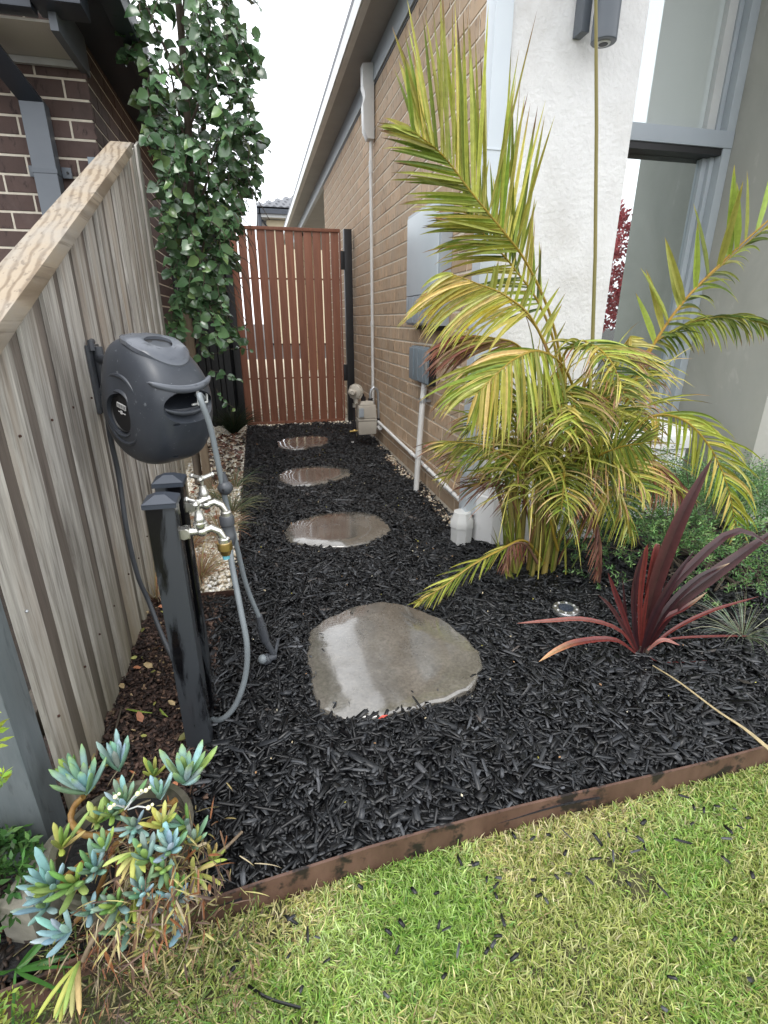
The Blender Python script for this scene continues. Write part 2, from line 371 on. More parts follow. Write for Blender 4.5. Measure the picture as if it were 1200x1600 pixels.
def npmesh(name, V, Fc, m, parent=None, colors=None, smooth=False):
    V = np.asarray(V, dtype=np.float32); Fc = np.asarray(Fc, dtype=np.int32); k = Fc.shape[1]
    o0 = np.array(wloc(parent) if parent is not None else (0, 0, 0), dtype=np.float32)
    me = bpy.data.meshes.new(name); me.vertices.add(len(V)); me.vertices.foreach_set('co', (V-o0).ravel())
    me.loops.add(Fc.size); me.loops.foreach_set('vertex_index', Fc.ravel())
    me.polygons.add(len(Fc)); me.polygons.foreach_set('loop_start', np.arange(0, Fc.size, k, dtype=np.int32))
    me.polygons.foreach_set('loop_total', np.full(len(Fc), k, dtype=np.int32))
    me.update(calc_edges=True)
    if colors is not None:
        ca = me.color_attributes.new('Col', 'FLOAT_COLOR', 'POINT')
        c = np.ones((len(V), 4), dtype=np.float32); c[:, :3] = colors; ca.data.foreach_set('color', c.ravel())
    if smooth: me.polygons.foreach_set('use_smooth', np.ones(len(Fc), dtype=bool))
    me.materials.append(MATS[m]); o = bpy.data.objects.new(name, me); col.objects.link(o)
    if parent is not None: o.parent = parent
    return o
def rots(yaw, pitch, roll):
    cy, sy, cp, sp, cr_, sr = np.cos(yaw), np.sin(yaw), np.cos(pitch), np.sin(pitch), np.cos(roll), np.sin(roll)
    n = len(yaw); Z = np.zeros((n, 3, 3)); X = np.zeros((n, 3, 3)); Y = np.zeros((n, 3, 3))
    Z[:, 0, 0] = cy; Z[:, 0, 1] = -sy; Z[:, 1, 0] = sy; Z[:, 1, 1] = cy; Z[:, 2, 2] = 1
    Y[:, 0, 0] = cp; Y[:, 0, 2] = sp; Y[:, 2, 0] = -sp; Y[:, 2, 2] = cp; Y[:, 1, 1] = 1
    X[:, 1, 1] = cr_; X[:, 1, 2] = -sr; X[:, 2, 1] = sr; X[:, 2, 2] = cr_; X[:, 0, 0] = 1
    return Z @ Y @ X
def scatter(name, tv, tf, P, Rm, S, m, parent=None, cols=None, tshade=None, smooth=False, kind=None):
    tv = np.asarray(tv, dtype=float); tf = np.asarray(tf); n = len(P); k = tv.shape[-2]
    V = tv[None]*S[:, None, :] if tv.ndim == 2 else tv*S[:, None, :]
    V = np.einsum('nij,nkj->nki', Rm, V) + P[:, None, :]
    F_ = (tf[None]+(np.arange(n)*k)[:, None, None]).reshape(-1, tf.shape[1])
    c = None
    if cols is not None:
        c = np.repeat(cols[:, None, :], k, 1)
        if tshade is not None: c = c*np.asarray(tshade)[None, :, None]
        c = c.reshape(-1, 3)
    o = npmesh(name, V.reshape(-1, 3), F_, m, parent, c, smooth)
    if kind: o['kind'] = kind
    return o
def palette(n, cols, wts=None, jit=.12):
    cols = np.array(cols); idx = rng.choice(len(cols), n, p=None if wts is None else np.array(wts)/sum(wts))
    return np.clip(cols[idx]*(1+rng.normal(0, jit, (n, 1))), 0, 1)
def catmull(pts, n):
    P = [Vector(p) for p in pts]; P = [P[0]*2-P[1]]+P+[P[-1]*2-P[-2]]; out_ = []
    segs = len(P)-3
    for i in range(n):
        t = i/(n-1)*segs; k = min(int(t), segs-1); u = t-k
        a, b, c, d = P[k:k+4]
        out_.append(.5*((2*b)+(c-a)*u+(2*a-5*b+4*c-d)*u*u+(3*b-a-3*c+d)*u**3))
    return out_

# ================================================================== SETTING
part('ground', 'soil', None, lambda b: b.box(-120, 120, -60, 160, -.30, -.075))['kind'] = 'structure'
# bed soil under the mulch, with gentle swells
def hill(x, y): return .006*np.sin(x*7+1)*np.cos(y*6)+.005*np.sin(x*17+y*13)
def sheet(name, x0, x1, y0, y1, z, m, step=.06, f=hill, keep=None):
    xs = np.arange(x0, x1+step*.5, step); ys = np.arange(y0, y1+step*.5, step); X, Y = np.meshgrid(xs, ys)
    V = np.stack([X, Y, z+f(X, Y)], -1).reshape(-1, 3); nx = len(xs); F_ = []
    for j in range(len(ys)-1):
        for i in range(nx-1):
            if keep is None or keep(xs[i]+step/2, ys[j]+step/2): F_.append((j*nx+i, j*nx+i+1, (j+1)*nx+i+1, (j+1)*nx+i))
    o = npmesh(name, V, F_, m, None, None, True); o['kind'] = 'structure'; return o
EDGE = [(-3.0, .545), (-.60, .635), (-.45, .66), (-.21, .722), (.175, .752), (.56, .768), (1.05, .775), (1.6, .79), (3.2, .83), (7.0, .84)]
def edge_y(x): return np.interp(x, [p[0] for p in EDGE], [p[1] for p in EDGE])
sheet('mulch_bed', -.56, 2.6, .78, 5.66, -.012, 'black_soil')
sheet('right_bed_soil', 2.6, 7.0, .82, 2.1, -.013, 'black_soil', .2)
sheet('mulch_margin', -1.6, 3.2, .64, .80, -.014, 'black_soil', .04, keep=lambda x, y: y > edge_y(x)+.01)
sheet('pebble_bed', -.73, -.175, 1.99, 5.66, -.006, 'pebble_base')
sheet('side_yard_gravel', -1.2, 3.0, 5.66, 16, -.008, 'pebble_base', .25)
sheet('lawn', -4, 7, -3.0, .86, -.062, 'lawn_soil', .1, keep=lambda x, y: y < edge_y(x)+.05)

# steel edging strips
def strip_edge(pts, z0, z1, th, name, label, m='rust', sag=None):
    t = empty(name, (pts[0][0], pts[0][1], z0), label, 'garden edging')
    b = MB(); n = len(pts)
    for i in range(n-1):
        x0, y0 = pts[i]; x1, y1 = pts[i+1]; d = Vector((x1-x0, y1-y0, 0)).normalized(); nn = Vector((-d.y, d.x, 0))*th/2
        za = z1+(sag(x0) if sag else 0); zb = z1+(sag(x1) if sag else 0)
        A = [Vector((x0, y0, z0))-nn, Vector((x1, y1, z0))-nn, Vector((x1, y1, z0))+nn, Vector((x0, y0, z0))+nn]
        T = [Vector((x0, y0, za))-nn, Vector((x1, y1, zb))-nn, Vector((x1, y1, zb))+nn, Vector((x0, y0, za))+nn]
        b.add(A+T, [(0, 3, 2, 1), (4, 5, 6, 7), (0, 1, 5, 4), (1, 2, 6, 5), (2, 3, 7, 6), (3, 0, 4, 7)])
    b.build('strip', m, t)
    return t
ex = np.linspace(-1.7, 6.8, 70)
strip_edge([(float(x), float(edge_y(x))) for x in ex], -.11, .014, .006, 'garden_edging', 'long rusty brown steel edging strip between black mulch and lawn', sag=lambda x: .004*math.sin(x*5))
strip_edge([(-.55, 1.965), (-.168, 1.952)], -.05, .022, .004, 'garden_edging', 'short dark rusty edging in front of the white pebbles behind the tap posts', 'rust_dark')
strip_edge([(-.168, 1.956), (-.172, 3.0), (-.178, 4.2), (-.18, 5.6)], -.05, .016, .004, 'garden_edging', 'thin rusty edging between white pebbles and the stepping stone path', 'rust_dark')

# ------------------------------------------------------------------ ground cover
def stone_poly(pts):
    c = sum((Vector(p) for p in pts), Vector())/len(pts); return c
STONES = []
def stepping_stone(outline, z, label, cy=None):
    P = catmull(outline+[outline[0]], 61)[:-1]
    P = [Vector((p.x+.004*math.sin(i*2.3)+.003*math.sin(i*.9), p.y+.004*math.cos(i*1.7), 0)) for i, p in enumerate(P)]
    c = sum(P, Vector())/len(P); STONES.append((c, [(p.x, p.y) for p in P]))
    b = MB(); n = len(P); rings = [(1.0, -.04), (1.0, z-.010), (.985, z-.003), (.96, z), (.6, z+.001), (.25, z+.001)]
    vs = [Vector((c.x+(p.x-c.x)*k, c.y+(p.y-c.y)*k, h)) for k, h in rings for p in P]+[Vector((c.x, c.y, z+.001))]
    fs = [(r*n+i, r*n+(i+1) % n, (r+1)*n+(i+1) % n, (r+1)*n+i) for r in range(len(rings)-1) for i in range(n)]
    fs += [((len(rings)-1)*n+i, (len(rings)-1)*n+(i+1) % n, len(vs)-1) for i in range(n)]
    b.add(vs, fs); o = b.build('stepping_stone', 'wet_stone', None, smooth=True, origin=(c.x, c.y, 0), autosmooth=50)
    tag(o, label, 'stepping stone', 'stepping stones leading to the gate'); return o
def outl(px): return [tuple(atz(x, y, .012)) for x, y in px]
stepping_stone(outl([(478, 1020), (484, 985), (520, 960), (575, 943), (620, 944), (680, 965), (735, 1005), (752, 1035), (742, 1070), (700, 1092), (640, 1108), (580, 1120), (520, 1118), (490, 1085)]), .016, 'largest stepping stone nearest the lawn, half pale with wet sheen').rotation_euler = (R(.3), R(-1.7), 0)
stepping_stone(outl([(442, 832), (455, 818), (490, 805), (540, 799), (585, 803), (606, 818), (608, 832), (580, 846), (530, 854), (480, 853), (450, 845)]), .014, 'second stepping stone from the lawn, with reflection streaks on its left')
stepping_stone(outl([(434, 742), (455, 732), (495, 728), (535, 730), (551, 738), (540, 746), (505, 755), (460, 760), (438, 752)]), .014, 'third stepping stone from the lawn, the narrow one with a pointed right end')
stepping_stone(outl([(432, 690), (448, 684), (478, 680), (508, 682), (515, 690), (500, 697), (465, 702), (438, 700)]), .014, 'farthest and smallest stepping stone, just before the gate')
def in_poly(x, y, poly):
    ins = np.zeros(len(x), bool); n = len(poly)
    for i in range(n):
        x1, y1 = poly[i]; x2, y2 = poly[(i+1) % n]
        c = ((y1 > y) != (y2 > y)) & (x < (x2-x1)*(y-y1)/(y2-y1+1e-12)+x1); ins ^= c
    return ins
def off_stone(x, y, shrink=.97):
    ok = np.ones(len(x), bool)
    for c, poly in STONES:
        pp = [(c.x+(a-c.x)*shrink, c.y+(b_-c.y)*shrink) for a, b_ in poly]; ok &= ~in_poly(x, y, pp)
    return ok
# chip template: slightly irregular long sliver, 8 verts + no bottom
CH = np.array([(-.5, -.35, 0), (-.3, -.5, 0), (.42, -.42, 0), (.5, .2, 0), (.3, .5, 0), (-.46, .4, 0),
               (-.46, -.28, 1), (-.28, -.4, .9), (.38, -.34, 1), (.46, .16, .7), (.27, .4, 1), (-.42, .32, .8)])
CF = [(6, 7, 8, 9), (6, 9, 10, 11), (0, 1, 7, 6), (1, 2, 8, 7), (2, 3, 9, 8), (3, 4, 10, 9), (4, 5, 11, 10), (5, 0, 6, 11)]
def chips(name, P, smin, smax, wmin, wmax, m, cols, wts, tilt=.28, label=None, cat=None):
    n = len(P); Ls = np.clip(smin+(smax-smin)*rng.lognormal(-1.25, .62, n), smin, smax*1.15)
    Ls = np.minimum(Ls, 1.9*np.maximum(np.abs(P[:, 1]-edge_y(P[:, 0])), .006))
    W = np.minimum(wmin+(wmax-wmin)*rng.lognormal(-.95, .55, n), Ls*.5); T = rng.uniform(.0015, .005, n)
    jit = 1+rng.normal(0, .12, (n, 12, 3)); TV = CH[None]*jit
    o = scatter(name, TV, CF, P, rots(rng.uniform(0, 6.28, n), rng.normal(0, tilt, n), rng.normal(0, tilt, n)), np.stack([Ls, W, T], -1), m, None, palette(n, cols, wts, .25), kind='stuff')
    tag(o, label, cat); return o
def rand_pts(n, x0, x1, y0, y1): return rng.uniform(x0, x1, n), rng.uniform(y0, y1, n)
# near black mulch
x, y = rand_pts(62000, -.56, 3.6, .66, 2.3)
k = (y > edge_y(x)+.012) & ~((x < -.38) & (y < .97)) & off_stone(x, y) & ~((x < -.18) & (y > 1.93)) & ~((x < -.30+.10*rng.random(len(x))) & (y > .98) & (y < 1.95)) & ~((x > 1.6) & (y > 1.35) & (rng.random(len(x)) < .5))
k &= ~((x > .98) & (y > 2.2))
x, y = x[k], y[k]; z = hill(x, y)+rng.uniform(-.006, .012, len(x))
BL = [(.004, .0045, .0055), (.009, .0095, .011), (.018, .0195, .022), (.055, .058, .064), (.002, .002, .003)]
chips('mulch_chips', np.stack([x, y, z], -1), .007, .095, .0025, .0155, 'chip_black', BL, [4, 4, 3, .7, 3], label='wet black dyed wood chips covering the front of the bed', cat='mulch')
x, y = rand_pts(30000, -.17, 1.02, 2.2, 5.62)
k = off_stone(x, y); x, y = x[k], y[k]; z = hill(x, y)+rng.uniform(-.006, .012, len(x))
chips('mulch_chips', np.stack([x, y, z], -1), .009, .085, .004, .015, 'chip_black', BL, [4, 4, 3, .7, 3], label='black wood chips around the path up to the gate', cat='mulch')
x, y = rand_pts(1500, -.25, 2.6, .8, 3.2); k = off_stone(x, y, 1.04) & ~((x < -.15) & (y > 1.9)) & ~((x > .95) & (y > 2.1)); x, y = x[k], y[k]
chips('large_chips', np.stack([x, y, hill(x, y)+rng.uniform(.004, .014, len(x))], -1), .03, .125, .004, .024, 'chip_black', [(.010, .011, .013), (.022, .024, .028), (.045, .046, .05), (.07, .06, .055)], [4, 4, 1.5, .4], .16, label='bigger flat black wood chips and long splinters on top of the mulch', cat='mulch')
# black mulch left strip and brown bark by the fence
x, y = rand_pts(9000, -.56, -.20, .95, 1.96); k = (x < -.27+.07*rng.random(len(x))); x, y = x[k], y[k]
chips('bark_chips', np.stack([x, y, hill(x, y)+rng.uniform(-.006, .01, len(x))], -1), .008, .032, .004, .013, 'chip_brown',
      [(.022, .014, .012), (.05, .03, .024), (.09, .055, .042), (.16, .10, .07), (.28, .2, .12)], [5, 4, 2.5, .8, .12], label='old brown bark pieces between the timber fence and black post', cat='bark')
x, y = rand_pts(5200, -1.6, -.25, .56, 1.05); k = (y > edge_y(x)+.01) & ~((x > -.42) & (y > .9)); x, y = x[k], y[k]
chips('soil_crumbs', np.stack([x, y, -.008+rng.uniform(-.006, .01, len(x))], -1), .006, .026, .004, .011, 'chip_brown',
      [(.014, .010, .008), (.03, .02, .015), (.06, .035, .022), (.12, .07, .04)], [5, 4, 2, .6], label='dark soil and bark crumbs around the succulent pot', cat='soil')
# chips fallen on the lawn and specks on stones
x, y = rand_pts(150, -.15, 1.4, .33, .76); k = (y < edge_y(x)-.035) & ((y > .55) | (rng.random(len(x)) < .3)); x, y = x[k], y[k]
chips('stray_chips', np.stack([x, y, np.full(len(x), -.025)], -1), .010, .036, .004, .009, 'chip_black', BL, None, label='few black wood chips spilled on the grass', cat='mulch')
x, y = rand_pts(70, .05, .65, 1.1, 1.75); k = ~off_stone(x, y, .97) & off_stone(x, y, .72); x, y = x[k], y[k]
chips('stray_chips', np.stack([x, y, np.full(len(x), .018)], -1), .006, .022, .002, .004, 'chip_black', BL, None, .05, label='tiny dark splinters lying along the rim of the largest stepping stone', cat='mulch')
x, y = rand_pts(260, -.1, 1.5, .82, 5.4); k = off_stone(x, y); x, y = x[k], y[k]
chips('pale_specks', np.stack([x, y, np.full(len(x), .014)], -1), .004, .011, .002, .006, 'chip_brown', [(.5, .42, .28), (.6, .55, .42), (.35, .2, .1), (.5, .45, .1)], None, .2, label='scattered pale specks and seeds on black mulch', cat='debris')

# pebbles
def ico():
    t = (1+5**.5)/2
    v = np.array([(-1, t, 0), (1, t, 0), (-1, -t, 0), (1, -t, 0), (0, -1, t), (0, 1, t), (0, -1, -t), (0, 1, -t), (t, 0, -1), (t, 0, 1), (-t, 0, -1), (-t, 0, 1)], float)
    v /= np.linalg.norm(v[0])
    f = [(0, 11, 5), (0, 5, 1), (0, 1, 7), (0, 7, 10), (0, 10, 11), (1, 5, 9), (5, 11, 4), (11, 10, 2), (10, 7, 6), (7, 1, 8), (3, 9, 4), (3, 4, 2), (3, 2, 6), (3, 6, 8), (3, 8, 9), (4, 9, 5), (2, 4, 11), (6, 2, 10), (8, 6, 7), (9, 8, 1)]
    return v, f
IV, IF = ico()
def pebbles(P, s0, s1, name, label, cols, wts=None):
    n = len(P); s = rng.uniform(s0, s1, (n, 1))*rng.uniform(.65, 1.2, (n, 3)); s[:, 2] *= .7
    o = scatter(name, IV[None]*(1+rng.normal(0, .08, (n, 12, 1))), IF, P, rots(rng.uniform(0, 6.28, n), rng.normal(0, .4, n), rng.normal(0, .4, n)), s, 'stone_bits', None, palette(n, cols, wts, .1), smooth=True, kind='stuff')
    tag(o, label, 'pebbles'); return o
PB = [(.82, .77, .66), (.88, .85, .78), (.72, .63, .48), (.52, .41, .29), (.34, .25, .18)]
x, y = rand_pts(8500, -.60, -.18, 1.97, 5.6); z = rng.uniform(-.004, .01, len(x))
pebbles(np.stack([x, y, z], -1), .006, .013, 'pebbles', 'cream white pebbles in the bed between fence and path', PB, [5, 4, 3, 1, .5])
x, y = rand_pts(5200, -.55, 1.03, 5.52, 7.2); z = rng.uniform(-.004, .008, len(x)); k = (y > 5.60) | (rng.random(len(x)) < .7); x, y, z = x[k], y[k], z[k]
pebbles(np.stack([x, y, z], -1), .008, .016, 'pebbles', 'cream pebbles under and behind the slatted gate', PB, [5, 4, 3, 1, .3])
x = .985+rng.normal(0, .022, 900); y = rng.uniform(2.45, 4.4, 900); z = rng.uniform(-.005, .012, 900)
pebbles(np.stack([x, y, z], -1), .004, .012, 'mortar_rubble', 'pale rubble and grit along the foot of the brick wall', [(.5, .42, .3), (.38, .28, .19), (.6, .54, .44), (.12, .08, .06)])

# leaf litter on the pebbles
LT = np.array([(-.5, 0, 0), (-.15, -.28, .06), (.3, -.2, .1), (.55, 0, .02), (.3, .2, .12), (-.15, .28, .04)])
LF = [(0, 1, 2, 3), (0, 3, 4, 5)]
def litter(n, x0, x1, y0, y1, z, s0, s1, cols, label, sig=None):
    x, y = rand_pts(n, x0, x1, y0, y1); s = rng.uniform(s0, s1, n)
    o = scatter('fallen_leaves', LT, LF, np.stack([x, y, np.full(n, z)+rng.uniform(0, .012, n)], -1), rots(rng.uniform(0, 6.28, n), rng.normal(0, .35, n), rng.normal(0, .35, n)), np.stack([s, s, s], -1), 'litter', None, palette(n, cols, None, .25), kind='stuff')
    tag(o, label, 'leaves')
litter(420, -.50, -.19, 3.5, 5.2, .012, .03, .06, [(.10, .04, .028), (.18, .075, .045), (.06, .032, .025), (.28, .17, .11), (.05, .04, .03)], 'red brown fallen leaves on the pebbles under the leafy tree')
litter(60, -.50, -.19, 2.3, 3.5, .012, .025, .05, [(.30, .17, .1), (.25, .09, .05), (.42, .25, .15)], 'sparse tan leaves lying on the white pebbles nearer the tap posts')
litter(40, -.5, -.25, 1.0, 1.9, .012, .015, .04, [(.4, .3, .16), (.5, .2, .1), (.3, .3, .08)], 'small tan leaf scraps on the brown bark')
b = MB(); c0 = atz(597, 1122, .012); b.add([c0+Vector((-.012, 0, 0)), c0+Vector((0, -.006, .004)), c0+Vector((.018, .002, .006)), c0+Vector((.002, .007, .004))], [(0, 1, 2, 3)], (.62, .10, .07))
tag(b.build('fallen_leaf', 'litter', None, origin=c0), 'small bright red leaf at the lower rim of the largest stepping stone', 'leaf')

# lawn blades
GB = np.array([(-.5, 0, 0), (.5, 0, 0), (-.42, .10, .36), (.42, .10, .36), (-.27, .34, .68), (.27, .34, .68), (-.02, .72, .82), (.02, .72, .82)])
GF = [(0, 1, 3, 2), (2, 3, 5, 4), (4, 5, 7, 6)]
def pnoise(x, y, s, seed):
    r = np.random.default_rng(seed); v = 0
    for i in range(5):
        a = r.uniform(0, 6.28); f = s*r.uniform(.6, 2.0); v = v+np.sin((x*np.cos(a)+y*np.sin(a))*f+r.uniform(0, 6.28)+1.3*np.sin((y*np.cos(a)-x*np.sin(a))*f*.7))
    return v/5
def lawn_blades(n, x0, x1, y0, y1, name, label, hmul=1):
    x, y = rand_pts(n, x0, x1, y0, y1); d = edge_y(x)-y
    bare = (pnoise(x, y, 17, 3) > .55) & (d < .25) | (x < -.02-.12*(d > .1)) & (rng.random(n) < .82)
    k = (d > .004) & ((~bare) | (rng.random(n) < .25)); x, y, d = x[k], y[k], d[k]; n = len(x)
    hh = rng.uniform(.012, .034, n)*hmul; wd = rng.uniform(.0018, .0048, n)
    dry = pnoise(x, y, 9, 5)+rng.normal(0, .35, n)+np.where(d < .12, .25, 0)
    g1 = palette(n, [(.30, .36, .08), (.40, .44, .13), (.20, .29, .055), (.50, .51, .22), (.14, .24, .04)], [3, 4, 2, 3, 1], .15)
    g2 = palette(n, [(.62, .56, .27), (.54, .52, .18), (.70, .63, .38), (.32, .24, .12)], [3, 3, 2, 1], .15)
    c = np.where((dry > .30)[:, None], g2, g1)
    gg = pnoise(x, y, 6, 9)+rng.normal(0, .22, n) > .28; c[gg] *= np.array([.72, 1.0, .7])
    o = scatter(name, GB, GF, np.stack([x, y, -.062+.1*0+rng.uniform(0, .004, n)], -1), rots(rng.uniform(0, 6.28, n), rng.normal(0, .35, n), rng.normal(-.6, .65, n)),
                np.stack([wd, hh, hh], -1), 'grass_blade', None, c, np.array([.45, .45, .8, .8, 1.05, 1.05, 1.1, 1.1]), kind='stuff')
    tag(o, label, 'grass')
lawn_blades(140000, -.30, 1.65, .18, .80, 'grass', 'short yellow green lawn grass with dry patches beside the rusty edging')
lawn_blades(50000, -1.6, 3.4, -1.6, .20, 'grass', 'lawn grass further out on the near side', 1.2)

# ================================================================== LEFT TIMBER FENCE
FX = -.505
def cap_z(y): return 1.012+.434*(y-1.141)
fence = empty('timber_fence', (FX, 1.0, 0), 'weathered grey timber paling fence with sloping top cap on the left', 'fence')
def paling(y0, y1, x0, x1, name, m):
    z0 = -.01 if x1 > FX-.001 else .0
    b = MB(); n = 3; zt = lambda y: cap_z(y)-.012
    lean = random.uniform(-.004, .004); bow = random.uniform(-.0015, .0015)
    pts = []
    for z, k in ((z0, 0), (.5, 1), (None, 2)):
        for (xx, yy) in ((x0, y0), (x1, y0+.003), (x1, y1-.003), (x0, y1)):
            zz = zt(yy) if z is None else z
            pts.append((xx+(bow if k == 1 else 0), yy+lean*k, zz))
    F_ = [(0, 3, 2, 1), (8, 9, 10, 11)]
    for r in (0, 4):
        for i in range(4): F_.append((r+i, r+(i+1) % 4, r+4+(i+1) % 4, r+4+i))
    b.add(pts, F_); return b.build(name, m, fence, origin=(FX, (y0+y1)/2, 0))
yy = .985
while yy < 3.18:
    wd = random.uniform(.100, .109)
    y1 = min(yy+wd, 3.225)
    paling(yy, y1, FX, FX+.009+random.uniform(-.001, .002), 'paling', 'paling_wood')
    yy += .166+random.uniform(-.005, .005)
yy = 1.065
while yy < 3.1:
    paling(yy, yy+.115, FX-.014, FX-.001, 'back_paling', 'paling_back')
    yy += .166
me_n = None
yy = 1.035
while yy < 3.1:
    for zn in (.25, .85):
        if zn > cap_z(yy)-.1: continue
        if me_n is None:
            o = part('nail', 'rust_dark', fence, lambda b: b.ball((FX+.010, yy, zn), .0036, 6), origin=(FX+.010, yy, zn)); me_n = o.data
        else:
            o = bpy.data.objects.new('nail', me_n); col.objects.link(o); o.parent = fence; o.location = Vector((FX+.0105, yy+random.uniform(-.02, .02), zn+random.uniform(-.01, .01)))-wloc(fence)
    yy += .166
for zc in (.25, .85):
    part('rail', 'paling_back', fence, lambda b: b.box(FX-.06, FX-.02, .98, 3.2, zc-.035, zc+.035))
part('far_post', 'paling_back', fence, lambda b: b.box(FX-.105, FX-.065, 3.12, 3.2, 0, cap_z(3.12)-.02))
# cap: a thick board following the slope, overhanging both sides
def cap(b):
    y0, y1 = .80, 2.86
    for (xa, xb, za, zb) in ((-.556, -.468, .002, .046),):
        p = [Vector((xa, y0, cap_z(y0)+za)), Vector((xb, y0, cap_z(y0)+za)), Vector((xb, y0, cap_z(y0)+zb)), Vector((xa, y0, cap_z(y0)+zb))]
        d = Vector((0, y1-y0, cap_z(y1)-cap_z(y0))); b.prism(p, d)
part('top_cap', 'cap_wood', fence, cap, bevel=.003)
# level last bit of paling tops beyond the cap end
part('corner_post', 'post_paint', fence, lambda b: b.box(-.600, -.510, .895, .983, -.06, .905), bevel=.003, label='grey blue painted post at the near end of the fence')
for (px, py) in ((42, 955),):
    q = atx(px, py, FX+.0105); part('nail', 'galv', fence, lambda b: b.ball(q, .0035, 8))

# ================================================================== RIGHT BRICK HOUSE
WX = 1.03
house = empty('brick_house', (WX, 2.5, 0), 'tan brick house with white rendered column and window on the right', 'house')
def brick_mesh(lx, ly, lz, name, m, ch=.002):
    """brick with chamfered face towards -X; origin at its centre back"""
    b = MB(); hy, hz = ly/2, lz/2; c = ch
    vs = [(0, -hy, -hz), (0, hy, -hz), (0, hy, hz), (0, -hy, hz), (-lx+c, -hy, -hz), (-lx+c, hy, -hz), (-lx+c, hy, hz), (-lx+c, -hy, hz),
          (-lx, -hy+c, -hz+c), (-lx, hy-c, -hz+c), (-lx, hy-c, hz-c), (-lx, -hy+c, hz-c)]
    fs = [(0, 1, 2, 3), (0, 4, 5, 1), (1, 5, 6, 2), (2, 6, 7, 3), (3, 7, 4, 0), (4, 8, 9, 5), (5, 9, 10, 6), (6, 10, 11, 7), (7, 11, 8, 4), (8, 11, 10, 9)]
    return vs, fs
def lay_bricks(parent, m, spots, toworld, limit, visible):
    """spots: (u, v, length); toworld: (lx,u,v)->world ; the nearest LIMIT that show become bricks, the rest one stuff part"""
    cand = []
    for s in spots:
        p = toworld(0, s[0], s[1]); q = proj(p); vis = q is not None and -40 < q[0] < 1240 and -30 < q[1] < 1630 and visible(p)
        cand.append((q[2] if vis else 1e6, s))
    cand.sort(key=lambda t: t[0]); cache = {}; rest = MB(); n = 0
    o0 = wloc(parent)
    for d, (u, v, ln, hz) in cand:
        proud = .0035+random.uniform(-.0006, .0006)
        vs, fs = brick_mesh(proud, ln, hz, '', m)
        if d < 1e5 and n < limit:
            key = (round(ln, 3), round(hz, 3))
            if key not in cache:
                vs, fs = brick_mesh(.0035, ln, hz, '', m)
                me = bpy.data.meshes.new('brick'); org = toworld(0, 0, 0)
                me.from_pydata([tuple(toworld(-a[0], a[1], a[2])-org) for a in vs], [], fs)
                bm = bmesh.new(); bm.from_mesh(me); bmesh.ops.recalc_face_normals(bm, faces=bm.faces); bm.to_mesh(me); bm.free()
                me.materials.append(MATS[m]); cache[key] = me
            o = bpy.data.objects.new('brick', cache[key]); col.objects.link(o); o.parent = parent
            o.location = toworld(random.uniform(-.0007, .0007), u, v)-o0; n += 1
        else: rest.add([toworld(-a[0], a[1]+u, a[2]+v) for a in vs], fs)
    if rest.v:
        r = rest.build('brickwork', m, parent); r['kind'] = 'stuff'
CR = .0905
def courses(u0, u1, ztop, rows, ln, gap, cr, shift0=0, top=None):
    out_ = []
    for r in range(rows):
        z = ztop-cr*(r+.5); off = (r % 2)*(ln+gap)/2+shift0
        a = u0-((ln+gap)-off if off else 0); a = u0-((ln+gap)-off) if off > .001 else u0
        while a < u1-.02:
            s, e = max(a, u0), min(a+ln, u1)
            if e-s > .03: out_.append(((s+e)/2, z, e-s, cr-.011))
            a += ln+gap
    return out_
part('wall', 'tan_mortar', house, lambda b: b.box(WX, WX+.25, 2.46, 7.85, -.2, 2.738))
lay_bricks(house, 'tan_brick', courses(2.46, 7.85, 2.738, 30, .245, .011, CR), lambda a, u, v: Vector((WX-a, u, v)), 299, lambda p: 2.4 < p.y and p.z > -.02)
# recessed wall further back with a white framed window, then a pier
part('wall', 'tan_mortar', house, lambda b: b.box(WX+.9, WX+1.1, 7.85, 15, -.2, 2.9))
part('far_pier', 'tan_brick', house, lambda b: b.box(WX, WX+.3, 12.2, 12.9, -.1, 2.73))
part('recess_ceiling', 'soffit_grey', house, lambda b: b.box(WX+.03, WX+1.0, 7.85, 15, 2.80, 2.85))
wf = part('rear_window', 'white_plastic', house, lambda b: [b.box(WX+.80, WX+.895, 8.1, 11.8, 2.2, 2.75), b.box(WX+.80, WX+.895, 8.1, 8.3, .9, 2.2), b.box(WX+.80, WX+.895, 9.9, 10.05, .9, 2.2), b.box(WX+.80, WX+.895, 11.6, 11.8, .9, 2.2)])
part('pane', 'far_glass', wf, lambda b: b.box(WX+.84, WX+.86, 8.3, 11.6, .9, 2.2))
# eaves
part('frieze_board', 'fascia_blue', house, lambda b: b.box(WX-.018, WX+.03, 2.56, 15, 2.752, 2.902))
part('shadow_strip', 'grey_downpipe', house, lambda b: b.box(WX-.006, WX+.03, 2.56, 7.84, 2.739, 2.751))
part('soffit', 'soffit_grey', house, lambda b: b.box(.845, WX+.28, 1.2, 15, 2.903, 2.915))
part('gutter', 'gutter_light', house, lambda b: [b.box(.800, .844, 1.2, 15, 2.895, 2.915), b.box(.790, .799, 1.2, 15, 2.90, 3.0), b.box(.832, .844, 1.2, 15, 2.916, 3.02)])
part('roof', 'roof_tile', house, lambda b: b.prism([Vector((.80, 1.2, 3.03)), Vector((3.4, 1.2, 4.2)), Vector((3.4, 1.2, 4.24)), Vector((.80, 1.2, 3.07))], (0, 13.8, 0)))
